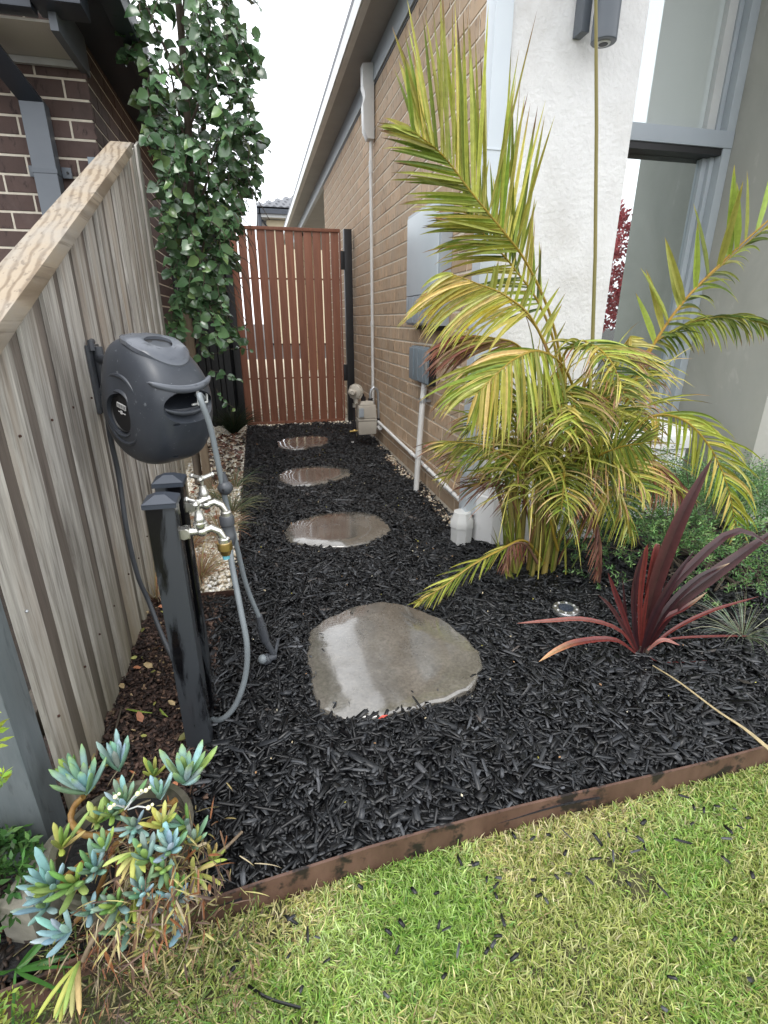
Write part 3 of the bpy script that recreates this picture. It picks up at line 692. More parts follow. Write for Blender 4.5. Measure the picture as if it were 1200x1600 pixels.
# white rendered column with a plinth
part('column', 'render_white', house, lambda b: b.box(1.02, 1.600, 2.25, 2.455, .36, 3.6), bevel=.006)
part('column_plinth', 'render_smooth', house, lambda b: [b.prism([Vector((1.0, 2.45, -.1)), Vector((1.0, 2.20, -.1)), Vector((1.05, 2.13, -.1)), Vector((1.66, 2.13, -.1)), Vector((1.66, 2.45, -.1))], (0, 0, .36)), b.prism([Vector((1.012, 2.45, .262)), Vector((1.012, 2.225, .262)), Vector((1.055, 2.165, .262)), Vector((1.64, 2.165, .262)), Vector((1.64, 2.45, .262))], (0, 0, .10))], bevel=.008)
# window: frame, transom, panes and the sill block below
WY = 2.70; XR = 2.46
win = part('window', 'fascia_blue', house, lambda b: [
    b.box(XR-.050, XR, WY-.085, WY+.05, .53, 3.3), b.box(XR-.075, XR-.051, WY-.04, WY+.05, .53, 3.3),
    b.box(1.55, XR-.076, WY-.04, WY+.05, .53, .60), b.box(1.50, 1.56, WY-.085, WY+.05, .53, 3.3)], bevel=.002)
tr = part('transom', 'meter_grey', win, lambda b: b.box(1.56, XR-.002, WY-.09, WY+.04, 1.895, 1.968), bevel=.003)
part('transom_underside', 'reel_black', win, lambda b: b.box(1.56, XR-.052, WY-.08, WY+.02, 1.865, 1.894))
part('sash', 'gutter_light', win, lambda b: [b.box(XR-.125, XR-.076, WY-.03, WY+.04, 1.976, 3.3)], bevel=.002)
part('sash', 'fascia_blue', win, lambda b: [b.box(XR-.105, XR-.076, WY-.02, WY+.04, .60, 1.864)], bevel=.002)
part('pane', 'glass_lower', win, lambda b: b.box(1.55, XR-.106, WY, WY+.008, .60, 1.864))
part('pane', 'glass_upper', win, lambda b: b.box(1.55, XR-.126, WY, WY+.008, 1.976, 3.3))
part('blind', 'pale_pipe', win, lambda b: b.box(1.56, 1.80, WY-.012, WY-.004, 1.976, 3.3), label='pale strip of blind in the upper left pane')
part('sill', 'render_smooth', house, lambda b: [b.prism([Vector((1.62, 2.33, .395)), Vector((1.62, 2.33, .47)), Vector((1.62, 2.37, .50)), Vector((1.62, 2.60, .529)), Vector((1.62, 2.60, .395))], (.70, 0, 0)), b.box(1.62, 2.312, 2.345, 2.60, -.1, .388)], bevel=.006)
part('rendered_wall', 'grey_render', house, lambda b: b.box(XR+.001, 7.0, 2.07, 2.86, -.1, 3.6), bevel=.004)
part('back_wall', 'grey_render', house, lambda b: [b.box(1.30, XR-.001, WY+.051, WY+.25, -.1, 3.6), b.box(1.56, XR-.001, WY-.02, WY+.05, -.1, .528)])

# square downpipe and its bell
dp = empty('square_downpipe', (.965, 2.27, 0), 'pale blue square downpipe at the corner of bricks and white column', 'downpipe')
part('pipe', 'pale_pipe', dp, lambda b: b.box(.945, 1.018, 2.225, 2.315, .15, 3.3), bevel=.005)
part('joint', 'pale_pipe', dp, lambda b: b.box(.942, 1.0195, 2.222, 2.318, 1.70, 1.704))
part('bell', 'white_plastic', dp, lambda b: [b.lathe([(.056, -.02), (.058, .09), (.062, .092), (.062, .125), (.050, .145), (.046, .17)], (.935, 2.235, 0), n=8)], bevel=.003)
# wall light
wl = empty('wall_light', (1.345, 2.2, 2.035), 'grey cylinder wall light high on the white column', 'wall light')
lx, lz = 1.345, 2.035
part('body', 'grey_downpipe', wl, lambda b: b.lathe([(.043, 0), (.046, .003), (.046, .42), (.043, .423)], (lx, 2.135, lz), n=32), smooth=True)
part('bracket', 'grey_downpipe', wl, lambda b: b.box(lx-.065, lx-.03, 2.19, 2.249, lz+.05, lz+.40), bevel=.004)
part('lens', 'label_silver', wl, lambda b: b.lathe([(.024, -.004), (.026, -.001)], (lx, 2.135, lz), n=24))
part('lens_recess', 'reel_black', wl, lambda b: b.lathe([(.016, -.0055), (.017, -.0045)], (lx, 2.135, lz), n=24))

# meter cupboards, conduits, wall pipes
mb_ = empty('meter_box', (1.0, 3.1, 1.05), 'large pale grey electricity meter box on the brick wall behind palm', 'meter box')
part('cabinet', 'meter_grey', mb_, lambda b: b.box(.962, WX-.005, 2.79, 3.42, 1.04, 1.66), bevel=.004)
part('door', 'meter_door', mb_, lambda b: b.box(.952, .961, 2.81, 3.40, 1.21, 1.64), bevel=.003)
part('lower_door', 'meter_grey', mb_, lambda b: [b.box(.952, .961, 2.81, 3.40, 1.05, 1.205)]+[b.box(.948, .951, 2.87+i*.12, 2.895+i*.12, 1.055, 1.20) for i in range(5)], bevel=.0015)
part('latch', 'white_plastic', mb_, lambda b: b.box(.938, .951, 2.95, 2.99, 1.17, 1.185), bevel=.002)
part('underside_cover', 'reel_black', mb_, lambda b: b.box(.975, WX-.006, 2.82, 3.25, 1.015, 1.039))
sb = empty('switch_box', (.99, 3.2, .70), 'small blue grey junction box below the meter box', 'junction box')
part('case', 'sub_grey', sb, lambda b: [b.box(.978, WX-.005, 3.0, 3.36, .70, .915)], bevel=.010)
part('lid', 'sub_grey', sb, lambda b: [b.box(.966, .977, 3.0, 3.36, .71, .905)]+[b.box(.961, .9655, 3.05+.1*i, 3.065+.1*i, .715, .90) for i in range(3)], bevel=.003)
part('rubber_seal', 'reel_black', sb, lambda b: b.box(.985, WX-.005, 2.975, 2.999, .695, .92), bevel=.004)
part('latch', 'galv', sb, lambda b: b.box(.958, .972, 2.985, 3.005, .79, .83))
cp = empty('conduit_pipe', (.96, 3.08, 0), 'white conduit pipe rising from mulch to the small junction box', 'pipe')
part('pipe', 'white_plastic', cp, lambda b: b.tube([(.95, 3.085, -.05), (.958, 3.085, .20), (.985, 3.10, .60), (.995, 3.105, .70)], .0185, 14), smooth=True)
part('clamp', 'galv', cp, lambda b: [b.tube([(.984, 3.099, .585), (.9855, 3.10, .61)], .024, 14), b.box(1.0, WX-.003, 3.06, 3.14, .59, .603)], smooth=True)
part('coupling', 'white_plastic', cp, lambda b: b.tube([(.960, 3.085, .23), (.9645, 3.0875, .29)], .0215, 14), smooth=True)
hp = empty('drain_pipe', (1.0, 3.3, .17), 'white horizontal pipe running low along the brick wall', 'pipe')
part('pipe', 'white_plastic', hp, lambda b: b.tube([(1.002, 4.45, .215), (1.002, 4.0, .20), (1.002, 3.2, .18), (1.002, 2.45, .155)], .0125, 12), smooth=True)
part('coupling', 'white_plastic', hp, lambda b: [b.tube([(1.002, 3.42, .186), (1.002, 3.36, .1845)], .0155, 12), b.tube([(1.002, 2.70, .163), (1.002, 2.66, .162)], .0155, 12)], smooth=True)
part('bracket', 'galv', hp, lambda b: [b.tube([(1.002, y_, z_), (1.002, y_-.012, z_)], .0155, 12) for y_, z_ in ((3.0, .173), (2.55, .158))], smooth=True)
dc = empty('pipe_duct', (.99, 4.64, 0), 'white duct cover under the eaves with a thin pipe running down bricks', 'duct')
part('cover', 'white_plastic', dc, lambda b: b.prism([Vector((WX-.011, 4.62, 2.87)), Vector((.930, 4.62, 2.86)), Vector((.930, 4.62, 2.72)), Vector((.945, 4.62, 2.68)), Vector((.945, 4.62, 2.65)), Vector((.930, 4.62, 2.61)), Vector((.935, 4.62, 2.45)), Vector((.965, 4.62, 2.39)), Vector((WX-.011, 4.62, 2.39))], (0, .09, 0)), bevel=.008)
part('pipe', 'white_plastic', dc, lambda b: b.tube([(1.0, 4.665, 2.40), (1.0, 4.665, 2.31), (.996, 4.66, 2.24), (.998, 4.66, 1.2), (1.0, 4.66, .18)], .0135, 10), smooth=True)
part('coupling', 'white_plastic', dc, lambda b: [b.tube([(.996, 4.66, 2.25), (.996, 4.66, 2.17)], .017, 10), b.tube([(.998, 4.66, 1.06), (.998, 4.66, 1.02)], .017, 10)], smooth=True)

# gas meter
GX, GY = .90, 4.52
gm = empty('gas_meter', (GX, GY, 0), 'beige gas meter with round regulator and bent pipes at gate post', 'gas meter')
part('case', 'gas_beige', gm, lambda b: [b.box(GX-.075, GX+.085, GY-.06, GY+.06, .10, .22, taper=-.006), b.box(GX-.082, GX+.092, GY-.067, GY+.067, .222, .243), b.box(GX-.080, GX+.09, GY-.065, GY+.065, .245, .36, taper=.006), b.box(GX-.06, GX+.07, GY-.05, GY+.05, .361, .395, taper=.012)], bevel=.012)
part('dial', 'meter_grey', gm, lambda b: b.box(GX-.075, GX-.03, GY-.08, GY-.068, .26, .34), bevel=.006)
Mr = Matrix.Rotation(R(90), 3, 'X') @ Matrix.Rotation(R(0), 3, 'Y'); Mr = Matrix.Rotation(R(-35), 3, 'Z') @ Mr
rc = Vector((GX-.085, GY-.0, .475))
part('regulator', 'gas_beige', gm, lambda b: [b.lathe([(.02, -.05), (.03, -.04), (.034, -.02), (.062, -.012), (.064, -.002), (.070, -.001), (.070, .007), (.062, .008), (.056, .022), (.034, .032), (.022, .034), (.022, .07), (.018, .075), (.008, .076)], rc, Mr, 24), b.tube([rc+Vector((0, 0, -.05)), rc+Vector((0, 0, -.10))], .022, 12), b.ball(rc+Vector((-.045, -.02, .0)), .03, 12)]
     + [b.tube([rc+Mr @ Vector((.066*math.cos(t), .066*math.sin(t), -.006)), rc+Mr @ Vector((.066*math.cos(t), .066*math.sin(t), .014))], .006, 6) for t in [i*math.pi/4 for i in range(8)]], smooth=True)
part('inlet_riser', 'dark_rubber', gm, lambda b: b.tube([(GX-.105, GY, .37), (GX-.105, GY, .14), (GX-.105, GY-.02, -.02)], .011, 10), smooth=True)
part('riser_nut', 'chrome', gm, lambda b: [b.tube([(GX-.103, GY, .375), (GX-.103, GY, .34)], .016, 8)])
part('valve', 'brass', gm, lambda b: [b.tube([(GX-.15, GY-.01, .125), (GX-.08, GY-.01, .13)], .009, 8), b.ball((GX-.105, GY, .128), .018, 10)], smooth=True)
part('ground_cap', 'white_plastic', gm, lambda b: b.tube([(GX-.12, GY+.02, -.01), (GX-.12, GY+.02, .022)], .014, 10), smooth=True)
part('union', 'dark_rubber', gm, lambda b: [b.tube([(GX-.02, GY, .39), (GX-.02, GY, .43)], .022, 8), b.tube([(GX-.02, GY, .43), (GX-.025, GY, .455)], .012, 8), b.tube([(GX+.045, GY, .39), (GX+.045, GY, .415)], .022, 8), b.tube([(GX+.122, GY, .20), (GX+.122, GY, .235)], .022, 8)], smooth=True)
part('outlet_pipe', 'galv', gm, lambda b: b.tube([(GX+.045, GY, .40), (GX+.045, GY, .455), (GX+.053, GY, .49), (GX+.08, GY, .507), (GX+.107, GY, .49), (GX+.118, GY, .455), (GX+.122, GY, .22)], .0125, 12), smooth=True)
part('elbow', 'galv', gm, lambda b: [b.tube([(GX+.122, GY, .21), (GX+.122, GY, .17), (GX+.115, GY-.02, .155)], .016, 10)], smooth=True)
part('stub_pipe', 'white_plastic', gm, lambda b: b.tube([(GX+.11, GY-.02, .155), (GX+.10, GY-.16, .172)], .017, 12), smooth=True)

# ================================================================== GATE, POST, BLACK FENCE
GYY = 5.68
gate = empty('slatted_gate', (.34, GYY, 0), 'red brown vertical slat gate at the end of the path', 'gate')
gx0, gx1 = -.195, .880; ns = 12; sp = (gx1-gx0)/ns
for i in range(ns):
    a = gx0+sp*i+.006; o = part('slat', 'gatewood', gate, lambda b: b.box(a, a+sp-.013, GYY-.010, GYY+.008, .035, 1.885), bevel=.0015)
part('top_rail', 'gatewood', gate, lambda b: b.box(gx0-.01, gx1+.01, GYY-.02, GYY+.022, 1.886, 1.915), bevel=.002)
part('bottom_rail', 'gatewood', gate, lambda b: b.box(gx0-.01, gx1+.01, GYY-.02, GYY+.022, .004, .034), bevel=.002)
for xx in (gx0-.012, gx1+.002): part('stile', 'gatewood', gate, lambda b: b.box(xx, xx+.012, GYY-.02, GYY+.022, .035, 1.885))
for zz in (.48, 1.45): part('cross_brace', 'gatewood', gate, lambda b: b.box(gx0, gx1, GYY+.009, GYY+.03, zz, zz+.016))
for zz in (.45, 1.55): part('hinge', 'black_metal', gate, lambda b: b.box(gx1+.008, .925, GYY-.03, GYY+.0, zz, zz+.17), bevel=.004)
gp = part('gate_post', 'black_metal', None, lambda b: b.box(.926, 1.004, GYY-.05, GYY+.03, -.05, 1.915), bevel=.006, origin=(.965, GYY, 0))
tag(gp, 'black square metal post between gate and tan brick wall', 'post')
bf = empty('black_fence', (-.45, GYY, 0), 'black corrugated metal fence left of the slatted gate', 'fence')
for xx in (-.775, -.245):
    part('post', 'black_metal', bf, lambda b: b.box(xx, xx+.065, GYY-.05, GYY+.02, -.05, 1.93), bevel=.004)
def corr(b):
    x = -.708; pts = []
    prof = [(0, 0), (.05, 0), (.062, .022), (.10, .022), (.112, 0)]
    while x < -.25:
        for u, v in prof:
            if x+u < -.246: pts.append((x+u, GYY-v))
        x += .125
    pts.append((-.246, GYY))
    for (xa, ya), (xb, yb) in zip(pts, pts[1:]):
        if xb-xa > 1e-4: b.add([(xa, ya, .0), (xb, yb, .0), (xb, yb, 1.86), (xa, ya, 1.86), (xa, ya+.004, .0), (xb, yb+.004, .0), (xb, yb+.004, 1.86), (xa, ya+.004, 1.86)], [(0, 1, 2, 3), (7, 6, 5, 4), (0, 4, 5, 1), (3, 2, 6, 7), (0, 3, 7, 4), (1, 5, 6, 2)])
part('sheet_panel', 'black_metal', bf, corr)
part('top_rail', 'black_metal', bf, lambda b: b.box(-.709, -.246, GYY-.03, GYY+.012, 1.861, 1.90), bevel=.003)

# ================================================================== LEFT BRICK HOUSE
LX, LY = -.73, 3.44
lh = empty('dark_brick_house', (LX-.5, LY, 0), 'dark brown brick house with cream mortar behind the timber fence', 'house')
part('wall', 'cream_mortar', lh, lambda b: b.box(-4.2, LX-.010, LY+.010, 12, -.2, 2.45))
LC = .0857; ZT = 2.206+LC*3
sel = lambda p: (p.z > 1.45 and p.z < 2.5) if p.y < LY+.05 else (p.z > .8 and p.y < 5.7)
sp_front = courses(0, 3.3, ZT, 28, .232, .0105, LC, 0)
spf = [(u, v, ln, hz) for u, v, ln, hz in sp_front]
lay_bricks(lh, 'dark_brick', [s for s in spf if s[1] < 2.46], lambda a, u, v: Vector((LX-u, LY+.010-a, v)), 150, lambda p: p.z > 1.3)
sp_side = courses(.222, 8.4, ZT, 28, .232, .0105, LC, 0)
hl = []
for r in range(28):    # returning headers/stretchers at the corner
    z = ZT-LC*(r+.5)
lay_bricks(lh, 'dark_brick', [(u-.11 if False else u, v, ln, hz) for u, v, ln, hz in courses(0.0, 8.4, ZT, 28, .232, .0105, LC, .06) if v < 2.46], lambda a, u, v: Vector((LX-.010+a, LY+.012+u, v)), 149, lambda p: p.z > .7 and p.y < 5.66)
part('front_soffit', 'soffit_cream', lh, lambda b: b.box(-4.2, -.757, 3.07, LY-.004, 2.275, 2.285))
part('soffit_bead', 'gutter_light', lh, lambda b: b.box(-4.2, -.757, LY-.025, LY-.002, 2.245, 2.273))
part('eave_end', 'grey_downpipe', lh, lambda b: b.box(-.755, -.722, 3.03, LY+.06, 2.235, 2.45), bevel=.003)
part('front_gutter', 'navy_metal', lh, lambda b: [b.box(-4.2, -.80, 2.98, 3.068, 2.285, 2.40), b.box(-4.2, -.80, 2.955, 2.979, 2.33, 2.41)], bevel=.008)
part('corner_gutter', 'navy_metal', lh, lambda b: b.box(-.795, -.60, 2.94, 3.10, 2.30, 2.46), bevel=.008)
part('side_eave', 'navy_metal', lh, lambda b: [b.box(LX-.005, -.555, 3.11, 12, 2.40, 2.43), b.box(-.55, -.46, 2.94, 12, 2.38, 2.50)], bevel=.006)
part('roof', 'roof_tile', lh, lambda b: b.prism([Vector((-.50, 2.9, 2.51)), Vector((-4.2, 2.9, 4.0)), Vector((-4.2, 2.9, 4.05)), Vector((-.50, 2.9, 2.55))], (0, 9, 0)))
ld = empty('dark_downpipe', (-.97, 3.38, 1.0), 'dark grey rectangular downpipe with slanted offset on the dark brick wall', 'downpipe')
part('pipe', 'grey_downpipe', ld, lambda b: [b.box(-1.035, -.925, 3.345, 3.425, -.1, 2.07)], bevel=.004)
def off(b):
    a = [Vector((-1.035, 3.345, 2.07)), Vector((-.925, 3.345, 2.07)), Vector((-.925, 3.425, 2.07)), Vector((-1.035, 3.425, 2.07))]
    b.prism(a, Vector((-.115, -.335, .21)))
part('offset', 'navy_metal', ld, off, bevel=.003)
part('joint', 'grey_downpipe', ld, lambda b: b.box(-1.038, -.922, 3.342, 3.428, 1.77, 1.79))
part('clip', 'grey_downpipe', ld, lambda b: [b.box(-1.075, -1.036, 3.415, 3.428, 1.765, 1.815), b.box(-.921, -.875, 3.415, 3.428, 1.765, 1.815)], bevel=.004)
part('screw', 'reel_black', ld, lambda b: [b.tube([(-.893, 3.416, 1.79), (-.893, 3.408, 1.79)], .006, 8)])
pl = at(148, 252, 3.42); tag(part('wall_bracket', 'sub_grey', None, lambda b: b.box(pl.x-.03, pl.x+.03, 3.405, 3.43, pl.z-.05, pl.z+.015), bevel=.002, origin=pl), 'small grey metal plate on the dark bricks above the fence cap', 'bracket')

# ================================================================== FAR HOUSE
fh = empty('far_house', (.6, 27, 0), 'distant cream two storey house with dark tiled roof beyond the gate', 'house')
def fp(px, py, Y=26.0): return at(px, py, Y)
e0 = fp(404, 320); ex1 = 6.0
part('wall', 'far_cream', fh, lambda b: b.box(fp(416, 330).x, ex1, 26.4, 34, 0, e0.z-.5))
part('side_wall', 'soffit_grey', fh, lambda b: b.box(fp(404, 330).x+.05, fp(416, 330).x-.01, 26.8, 34, 0, e0.z-.5))
part('eave_soffit', 'gutter_light', fh, lambda b: b.box(e0.x+.05, ex1, 25.9, 34, e0.z-.48, e0.z-.30))
part('gutter', 'navy_metal', fh, lambda b: [b.box(e0.x-.02, ex1, 25.75, 25.88, e0.z-.35, e0.z-.1), b.box(e0.x-.1, e0.x+.04, 25.75, 34, e0.z-.35, e0.z-.1)])
part('downpipe', 'navy_metal', fh, lambda b: [b.tube([(e0.x, 25.95, e0.z-.3), (e0.x, 25.95, 0)], .09, 8), b.tube([(e0.x+.1, 26, e0.z-.6), (fp(415, 330).x, 26.3, e0.z-.75), (fp(415, 330).x, 26.3, 0)], .05, 8)])
pk = fp(447, 304); 
def roofm(b):
    A = Vector((e0.x-.1, 25.75, e0.z-.1)); B = Vector((ex1, 25.75, e0.z-.1)); n = 7
    for r in range(n):
        z0 = A.z+r*.17; y0 = A.y+r*.42; xa = A.x+r*.42
        x = xa
        while x < 5.5:
            b.prism([Vector((x, y0, z0)), Vector((x+.15, y0, z0+.07)), Vector((x+.30, y0, z0)), Vector((x+.30, y0, z0-.06)), Vector((x, y0, z0-.06))], (0, .46, .19)); x += .30
part('roof', 'roof_tile', fh, roofm)
part('roof', 'roof_tile', fh, lambda b: b.prism([Vector((e0.x-.1, 25.8, e0.z-.14)), Vector((e0.x+2.8, 28.7, e0.z+1.05)), Vector((e0.x+2.8, 31, e0.z+1.05)), Vector((e0.x-.1, 34, e0.z-.14))], (0, 0, .05)))

# ================================================================== TAP POSTS, TAPS
def tap_post(x0, y0, wdt, h, label, seed):
    t = empty('tap_post', (x0+wdt/2, y0+wdt/2, 0), label, 'post')
    part('shaft', 'black_post', t, lambda b: b.box(x0, x0+wdt, y0, y0+wdt, -.05, h), bevel=.003)
    c = .005
    part('cap', 'navy_metal', t, lambda b: [b.box(x0-c, x0+wdt+c, y0-c, y0+wdt+c, h+.001, h+.010), b.prism([Vector((x0-c, y0-c, h+.0105)), Vector((x0+wdt+c, y0-c, h+.0105)), Vector((x0+wdt+c, y0+wdt+c, h+.0105)), Vector((x0-c, y0+wdt+c, h+.0105))], (0, 0, .001)),
        b.add([(x0-c, y0-c, h+.012), (x0+wdt+c, y0-c, h+.012), (x0+wdt+c, y0+wdt+c, h+.012), (x0-c, y0+wdt+c, h+.012), (x0+.02, y0+.02, h+.026), (x0+wdt-.02, y0+.02, h+.026), (x0+wdt-.02, y0+wdt-.02, h+.026), (x0+.02, y0+wdt-.02, h+.026)], [(0, 3, 2, 1), (4, 5, 6, 7), (0, 1, 5, 4), (1, 2, 6, 5), (2, 3, 7, 6), (3, 0, 4, 7)])])
    return t
tp1 = tap_post(-.270, 1.135, .062, .681, 'nearer black painted post with pointed cap carrying the brass ended tap', 1)
tp2 = tap_post(-.270, 1.262, .062, .690, 'rear black post with pointed cap, carrying the tap with the black hose connector', 2)
def tap(x, y, z, label, dark):
    t = empty('garden_tap', (x, y, z), label, 'tap')
    def body(b):
        b.box(x-.002, x+.018, y-.012, y+.012, z-.012, z+.012); b.tube([(x+.016, y, z), (x+.05, y, z)], .0095, 12)
        b.tube([(x+.006, y-.016, z), (x+.006, y+.016, z)], .0125, 12)
        b.ball((x+.044, y, z), .0145, 12, (1, 1, .9)); b.lathe([(.013, 0), (.0165, .008), (.0165, .014), (.012, .016), (.013, .024), (.010, .03), (.0085, .042), (.004, .043), (.004, .062)], (x+.042, y, z+.008), n=12)
        b.tube([(x+.048, y, z), (x+.066, y, z+.006), (x+.082, y, z-.004), (x+.090, y, z-.022)], [.0095, .0095, .009, .0085], 10)
        b.lathe([(.014, 0), (.014, .010), (.010, .012)], (x+.091, y, z-.034), n=12)
    part('body', 'chrome', t, body, smooth=True)
    hz = z+.070
    part('handle', 'chrome', t, lambda b: [b.tube([(x+.042, y, hz), (x+.042+.027*math.cos(a), y+.027*math.sin(a), hz+.005)], [.006, .0045], 8) for a in (.5, 2.6, 4.7)]+[b.ball((x+.042+.028*math.cos(a), y+.028*math.sin(a), hz+.005), .007, 8) for a in (.5, 2.6, 4.7)]+[b.ball((x+.042, y, hz), .008, 8)], smooth=True)
    if dark:
        part('hose_connector', 'hose_dark', t, lambda b: b.lathe([(.017, 0), (.019, -.004), (.019, -.024), (.0165, -.026), (.0165, -.05), (.018, -.052), (.018, -.068), (.012, -.085)], (x+.091, y, z-.034), n=14), smooth=True)
    else:
        part('hose_connector', 'brass', t, lambda b: b.lathe([(.017, 0), (.0175, -.004), (.0175, -.018), (.014, -.022), (.011, -.032)], (x+.091, y, z-.034), n=14), smooth=True)
        part('washer', 'tap_blue', t, lambda b: [b.lathe([(.0085, 0), (.0085, -.010)], (x+.091, y, z-.0665), n=12)])
tap(-.206, 1.168, .607, 'silver tap with a brass hose fitting on the nearer black post', False)
tap(-.206, 1.295, .628, 'silver tap with black connector and hose on the rear post', True)

# ================================================================== HOSE REEL
rl = empty('hose_reel', (-.285, 1.50, .70), 'charcoal plastic retractable hose reel mounted on the timber fence', 'hose reel')
U = Vector((-.72, -.69, 0)).normalized(); V0 = Vector((.69, -.72, 0)).normalized(); TL = R(14); Vv = (V0*math.cos(TL)-Vector((0, 0, 1))*math.sin(TL)).normalized(); Wv = U.cross(Vv).normalized()*(1 if U.cross(Vv).z > 0 else -1); RC = Vector((-.283, 1.505, .862))
def loc(u, v, w_): return RC+U*u+Vv*v+Wv*w_
PROF = [(-.128, .06), (-.112, .125), (-.070, .156), (-.010, .163), (.050, .150), (.100, .122), (.133, .084), (.148, .035), (.152, -.02), (.142, -.075), (.112, -.125), (.055, -.155), (-.01, -.163), (-.07, -.146), (-.112, -.10), (-.130, -.03)]
def reel_body():
    b = MB(); nu, na = 44, 72; vs = []; fs = []; hw = .108
    pr = catmull([(v, w_, 0) for v, w_ in PROF+[PROF[0]]], na+1)[:-1]; pr = [(p.x, p.y) for p in pr]
    for i in range(nu+1):
        s = -1+2*i/nu; u = hw*math.sin(s*math.pi/2); q = abs(u/hw); sc = max((1-q**4.2)**(1/2.3) if q < 1 else 0, .02)
        for v, w_ in pr:
            tp = 1-.10*max(0, w_/.16)**2-.06*max(0, -w_/.16)**2
            vs.append(loc(u*tp, .01+(v-.01)*(.12+.88*sc), -.01+(w_+.01)*(.18+.82*sc)))
    for i in range(nu):
        for k in range(na): fs.append((i*na+k, i*na+(k+1) % na, (i+1)*na+(k+1) % na, (i+1)*na+k))
    fs += [tuple(range(na))[::-1], tuple(range(nu*na, (nu+1)*na))]
    b.add(vs, fs); return b
def top_w(v): return float(np.interp(v, [-.12, -.112, -.07, -.01, .05, .10, .133], [.11, .125, .156, .163, .150, .122, .084]))
BR = Matrix((U, Vv, Wv)).transposed()
def cutters():
    cs = []
    a = MB(); a.ball(loc(0, .178, .040), 1.0, 40, (.100, .062, .050), BR); cs.append(a)       # crescent recess round the mouth
    a = MB(); a.ball(loc(-.002, .115, .046), 1.0, 32, (.074, .085, .024), BR); cs.append(a)     # the mouth
    a = MB(); a.lathe([(.052, -.02), (.052, .03)], loc(.088, .0, -.02), Matrix((Vv, Wv, U)).transposed(), 40); cs.append(a)
    for (u, v, w_) in ((.045, .130, .115), (.045, .152, -.005), (.03, .13, -.105)):
        a = MB(); a.ball(loc(u, v, w_), 1.0, 14, (.010, .012, .004), BR); cs.append(a)
    return cs
body = reel_body().build('body', 'reel_plastic', rl, smooth=True)
tmp = []
for k_, c_ in enumerate(cutters()):
    o = c_.build('tmp', 'reel_black', rl); tmp.append(o)
    md = body.modifiers.new('b%d' % k_, 'BOOLEAN'); md.operation = 'DIFFERENCE'; md.object = o; md.solver = 'EXACT'
bpy.context.view_layer.update(); dg = bpy.context.evaluated_depsgraph_get()
nm = bpy.data.meshes.new_from_object(body.evaluated_get(dg)); body.modifiers.clear(); body.data = nm
for p_ in nm.polygons: p_.use_smooth = True
try: nm.set_sharp_from_angle(angle=R(38))
except Exception: pass
for o in tmp: bpy.data.objects.remove(o, do_unlink=True)
# lid plate, seam rings, spiral side rib, hub
def ring(b, cx, cw, ru, rv, r, axis='w', off=0, n=40, a0=0, a1=2*math.pi, e=1):
    pts = []
    for i in range(n+1):
        t = a0+(a1-a0)*i/n
        pts.append((math.cos(t), math.sin(t)))
    return pts
def lid(b):
    n = 48; prof = [(1.0, -.004), (1.0, .0055), (.95, .0085), (.75, .0095), (.5, .0095)]; vs = []
    def P_(k, t, off):
        u = .074*k*math.cos(t); v = .0+.098*k*math.sin(t)
        return loc(u, v, top_w(v)+off-.010*(u/.074)**4*0-.012*(abs(u)/.085)**3)
    for k, off in prof: vs += [P_(k, 2*math.pi*i/n, off) for i in range(n)]
    fs = [(r*n+i, r*n+(i+1) % n, (r+1)*n+(i+1) % n, (r+1)*n+i) for r in range(len(prof)-1) for i in range(n)]
    m0 = len(vs)
    def Q_(t, off): v = .022+.034*math.sin(t); return loc(.040*math.cos(t), v, top_w(v)+off)
    vs += [Q_(2*math.pi*i/n, .0085) for i in range(n)]+[Q_(2*math.pi*i/n, -.006) for i in range(n)]
    fs += [((len(prof)-1)*n+i, (len(prof)-1)*n+(i+1) % n, m0+(i+1) % n, m0+i) for i in range(n)]
    fs += [(m0+i, m0+(i+1) % n, m0+n+(i+1) % n, m0+n+i) for i in range(n)]
    b.add(vs, fs)
part('lid', 'reel_lid_sheen', rl, lid, smooth=True)
def recess(b):
    n = 32; vs = []
    for i in range(n): t = 2*math.pi*i/n; v = .022+.036*math.sin(t); vs.append(loc(.042*math.cos(t), v, top_w(v)+.0018))
    b.add(vs+[loc(0, .022, top_w(.022)+.0015)], [(i, (i+1) % n, n) for i in range(n)])
part('handle_hole_shade', 'reel_black', rl, recess)  # black patch in the lid opening; its colour stands for shade inside the hole
def hood(b):   # brow over the mouth, lowest in its middle
    n = 28; prof = [(-.012, .010), (.002, .013), (.010, .006), (.009, -.004), (.0, -.009), (-.014, -.006)]; vs = []; m_ = len(prof)
    for i in range(n+1):
        s = -1+2*i/n; u = .094*s; k = (1-abs(s)**3)**.5*.9+.1; w0 = .094-.018*(1-s*s); v0 = .132-.030*abs(s)**3
        vs += [loc(u, v0+a*k, w0+c_*k) for a, c_ in prof]
    fs = [(i*m_+j, i*m_+(j+1) % m_, (i+1)*m_+(j+1) % m_, (i+1)*m_+j) for i in range(n) for j in range(m_)]+[tuple(range(m_)), tuple(range(n*m_, (n+1)*m_))]
    b.add(vs, fs)
part('hood', 'reel_lid_sheen', rl, hood, smooth=True, autosmooth=70)
def lip(b):
    pts = [loc(.080*s, .140-.02*abs(s)**3, .018+.020*s*s) for s in [-1+2*i/24 for i in range(25)]]
    b.tube(pts, [.002+.005*math.cos(math.pi/2*(-1+2*i/24)) for i in range(25)], 10)
part('mouth_lip', 'reel_plastic', rl, lip, smooth=True)
def spiral(b):
    pts = []
    for i in range(49):
        t = R(-150)+R(320)*i/48; r = .066+.034*i/48
        pts.append(loc(.108*(1-.10*((r/.16)**2))-.010-.25*max(0, r-.085), r*math.cos(t), -.02+r*math.sin(t)*1.05))
    b.tube(pts, [.006]*49, 8)
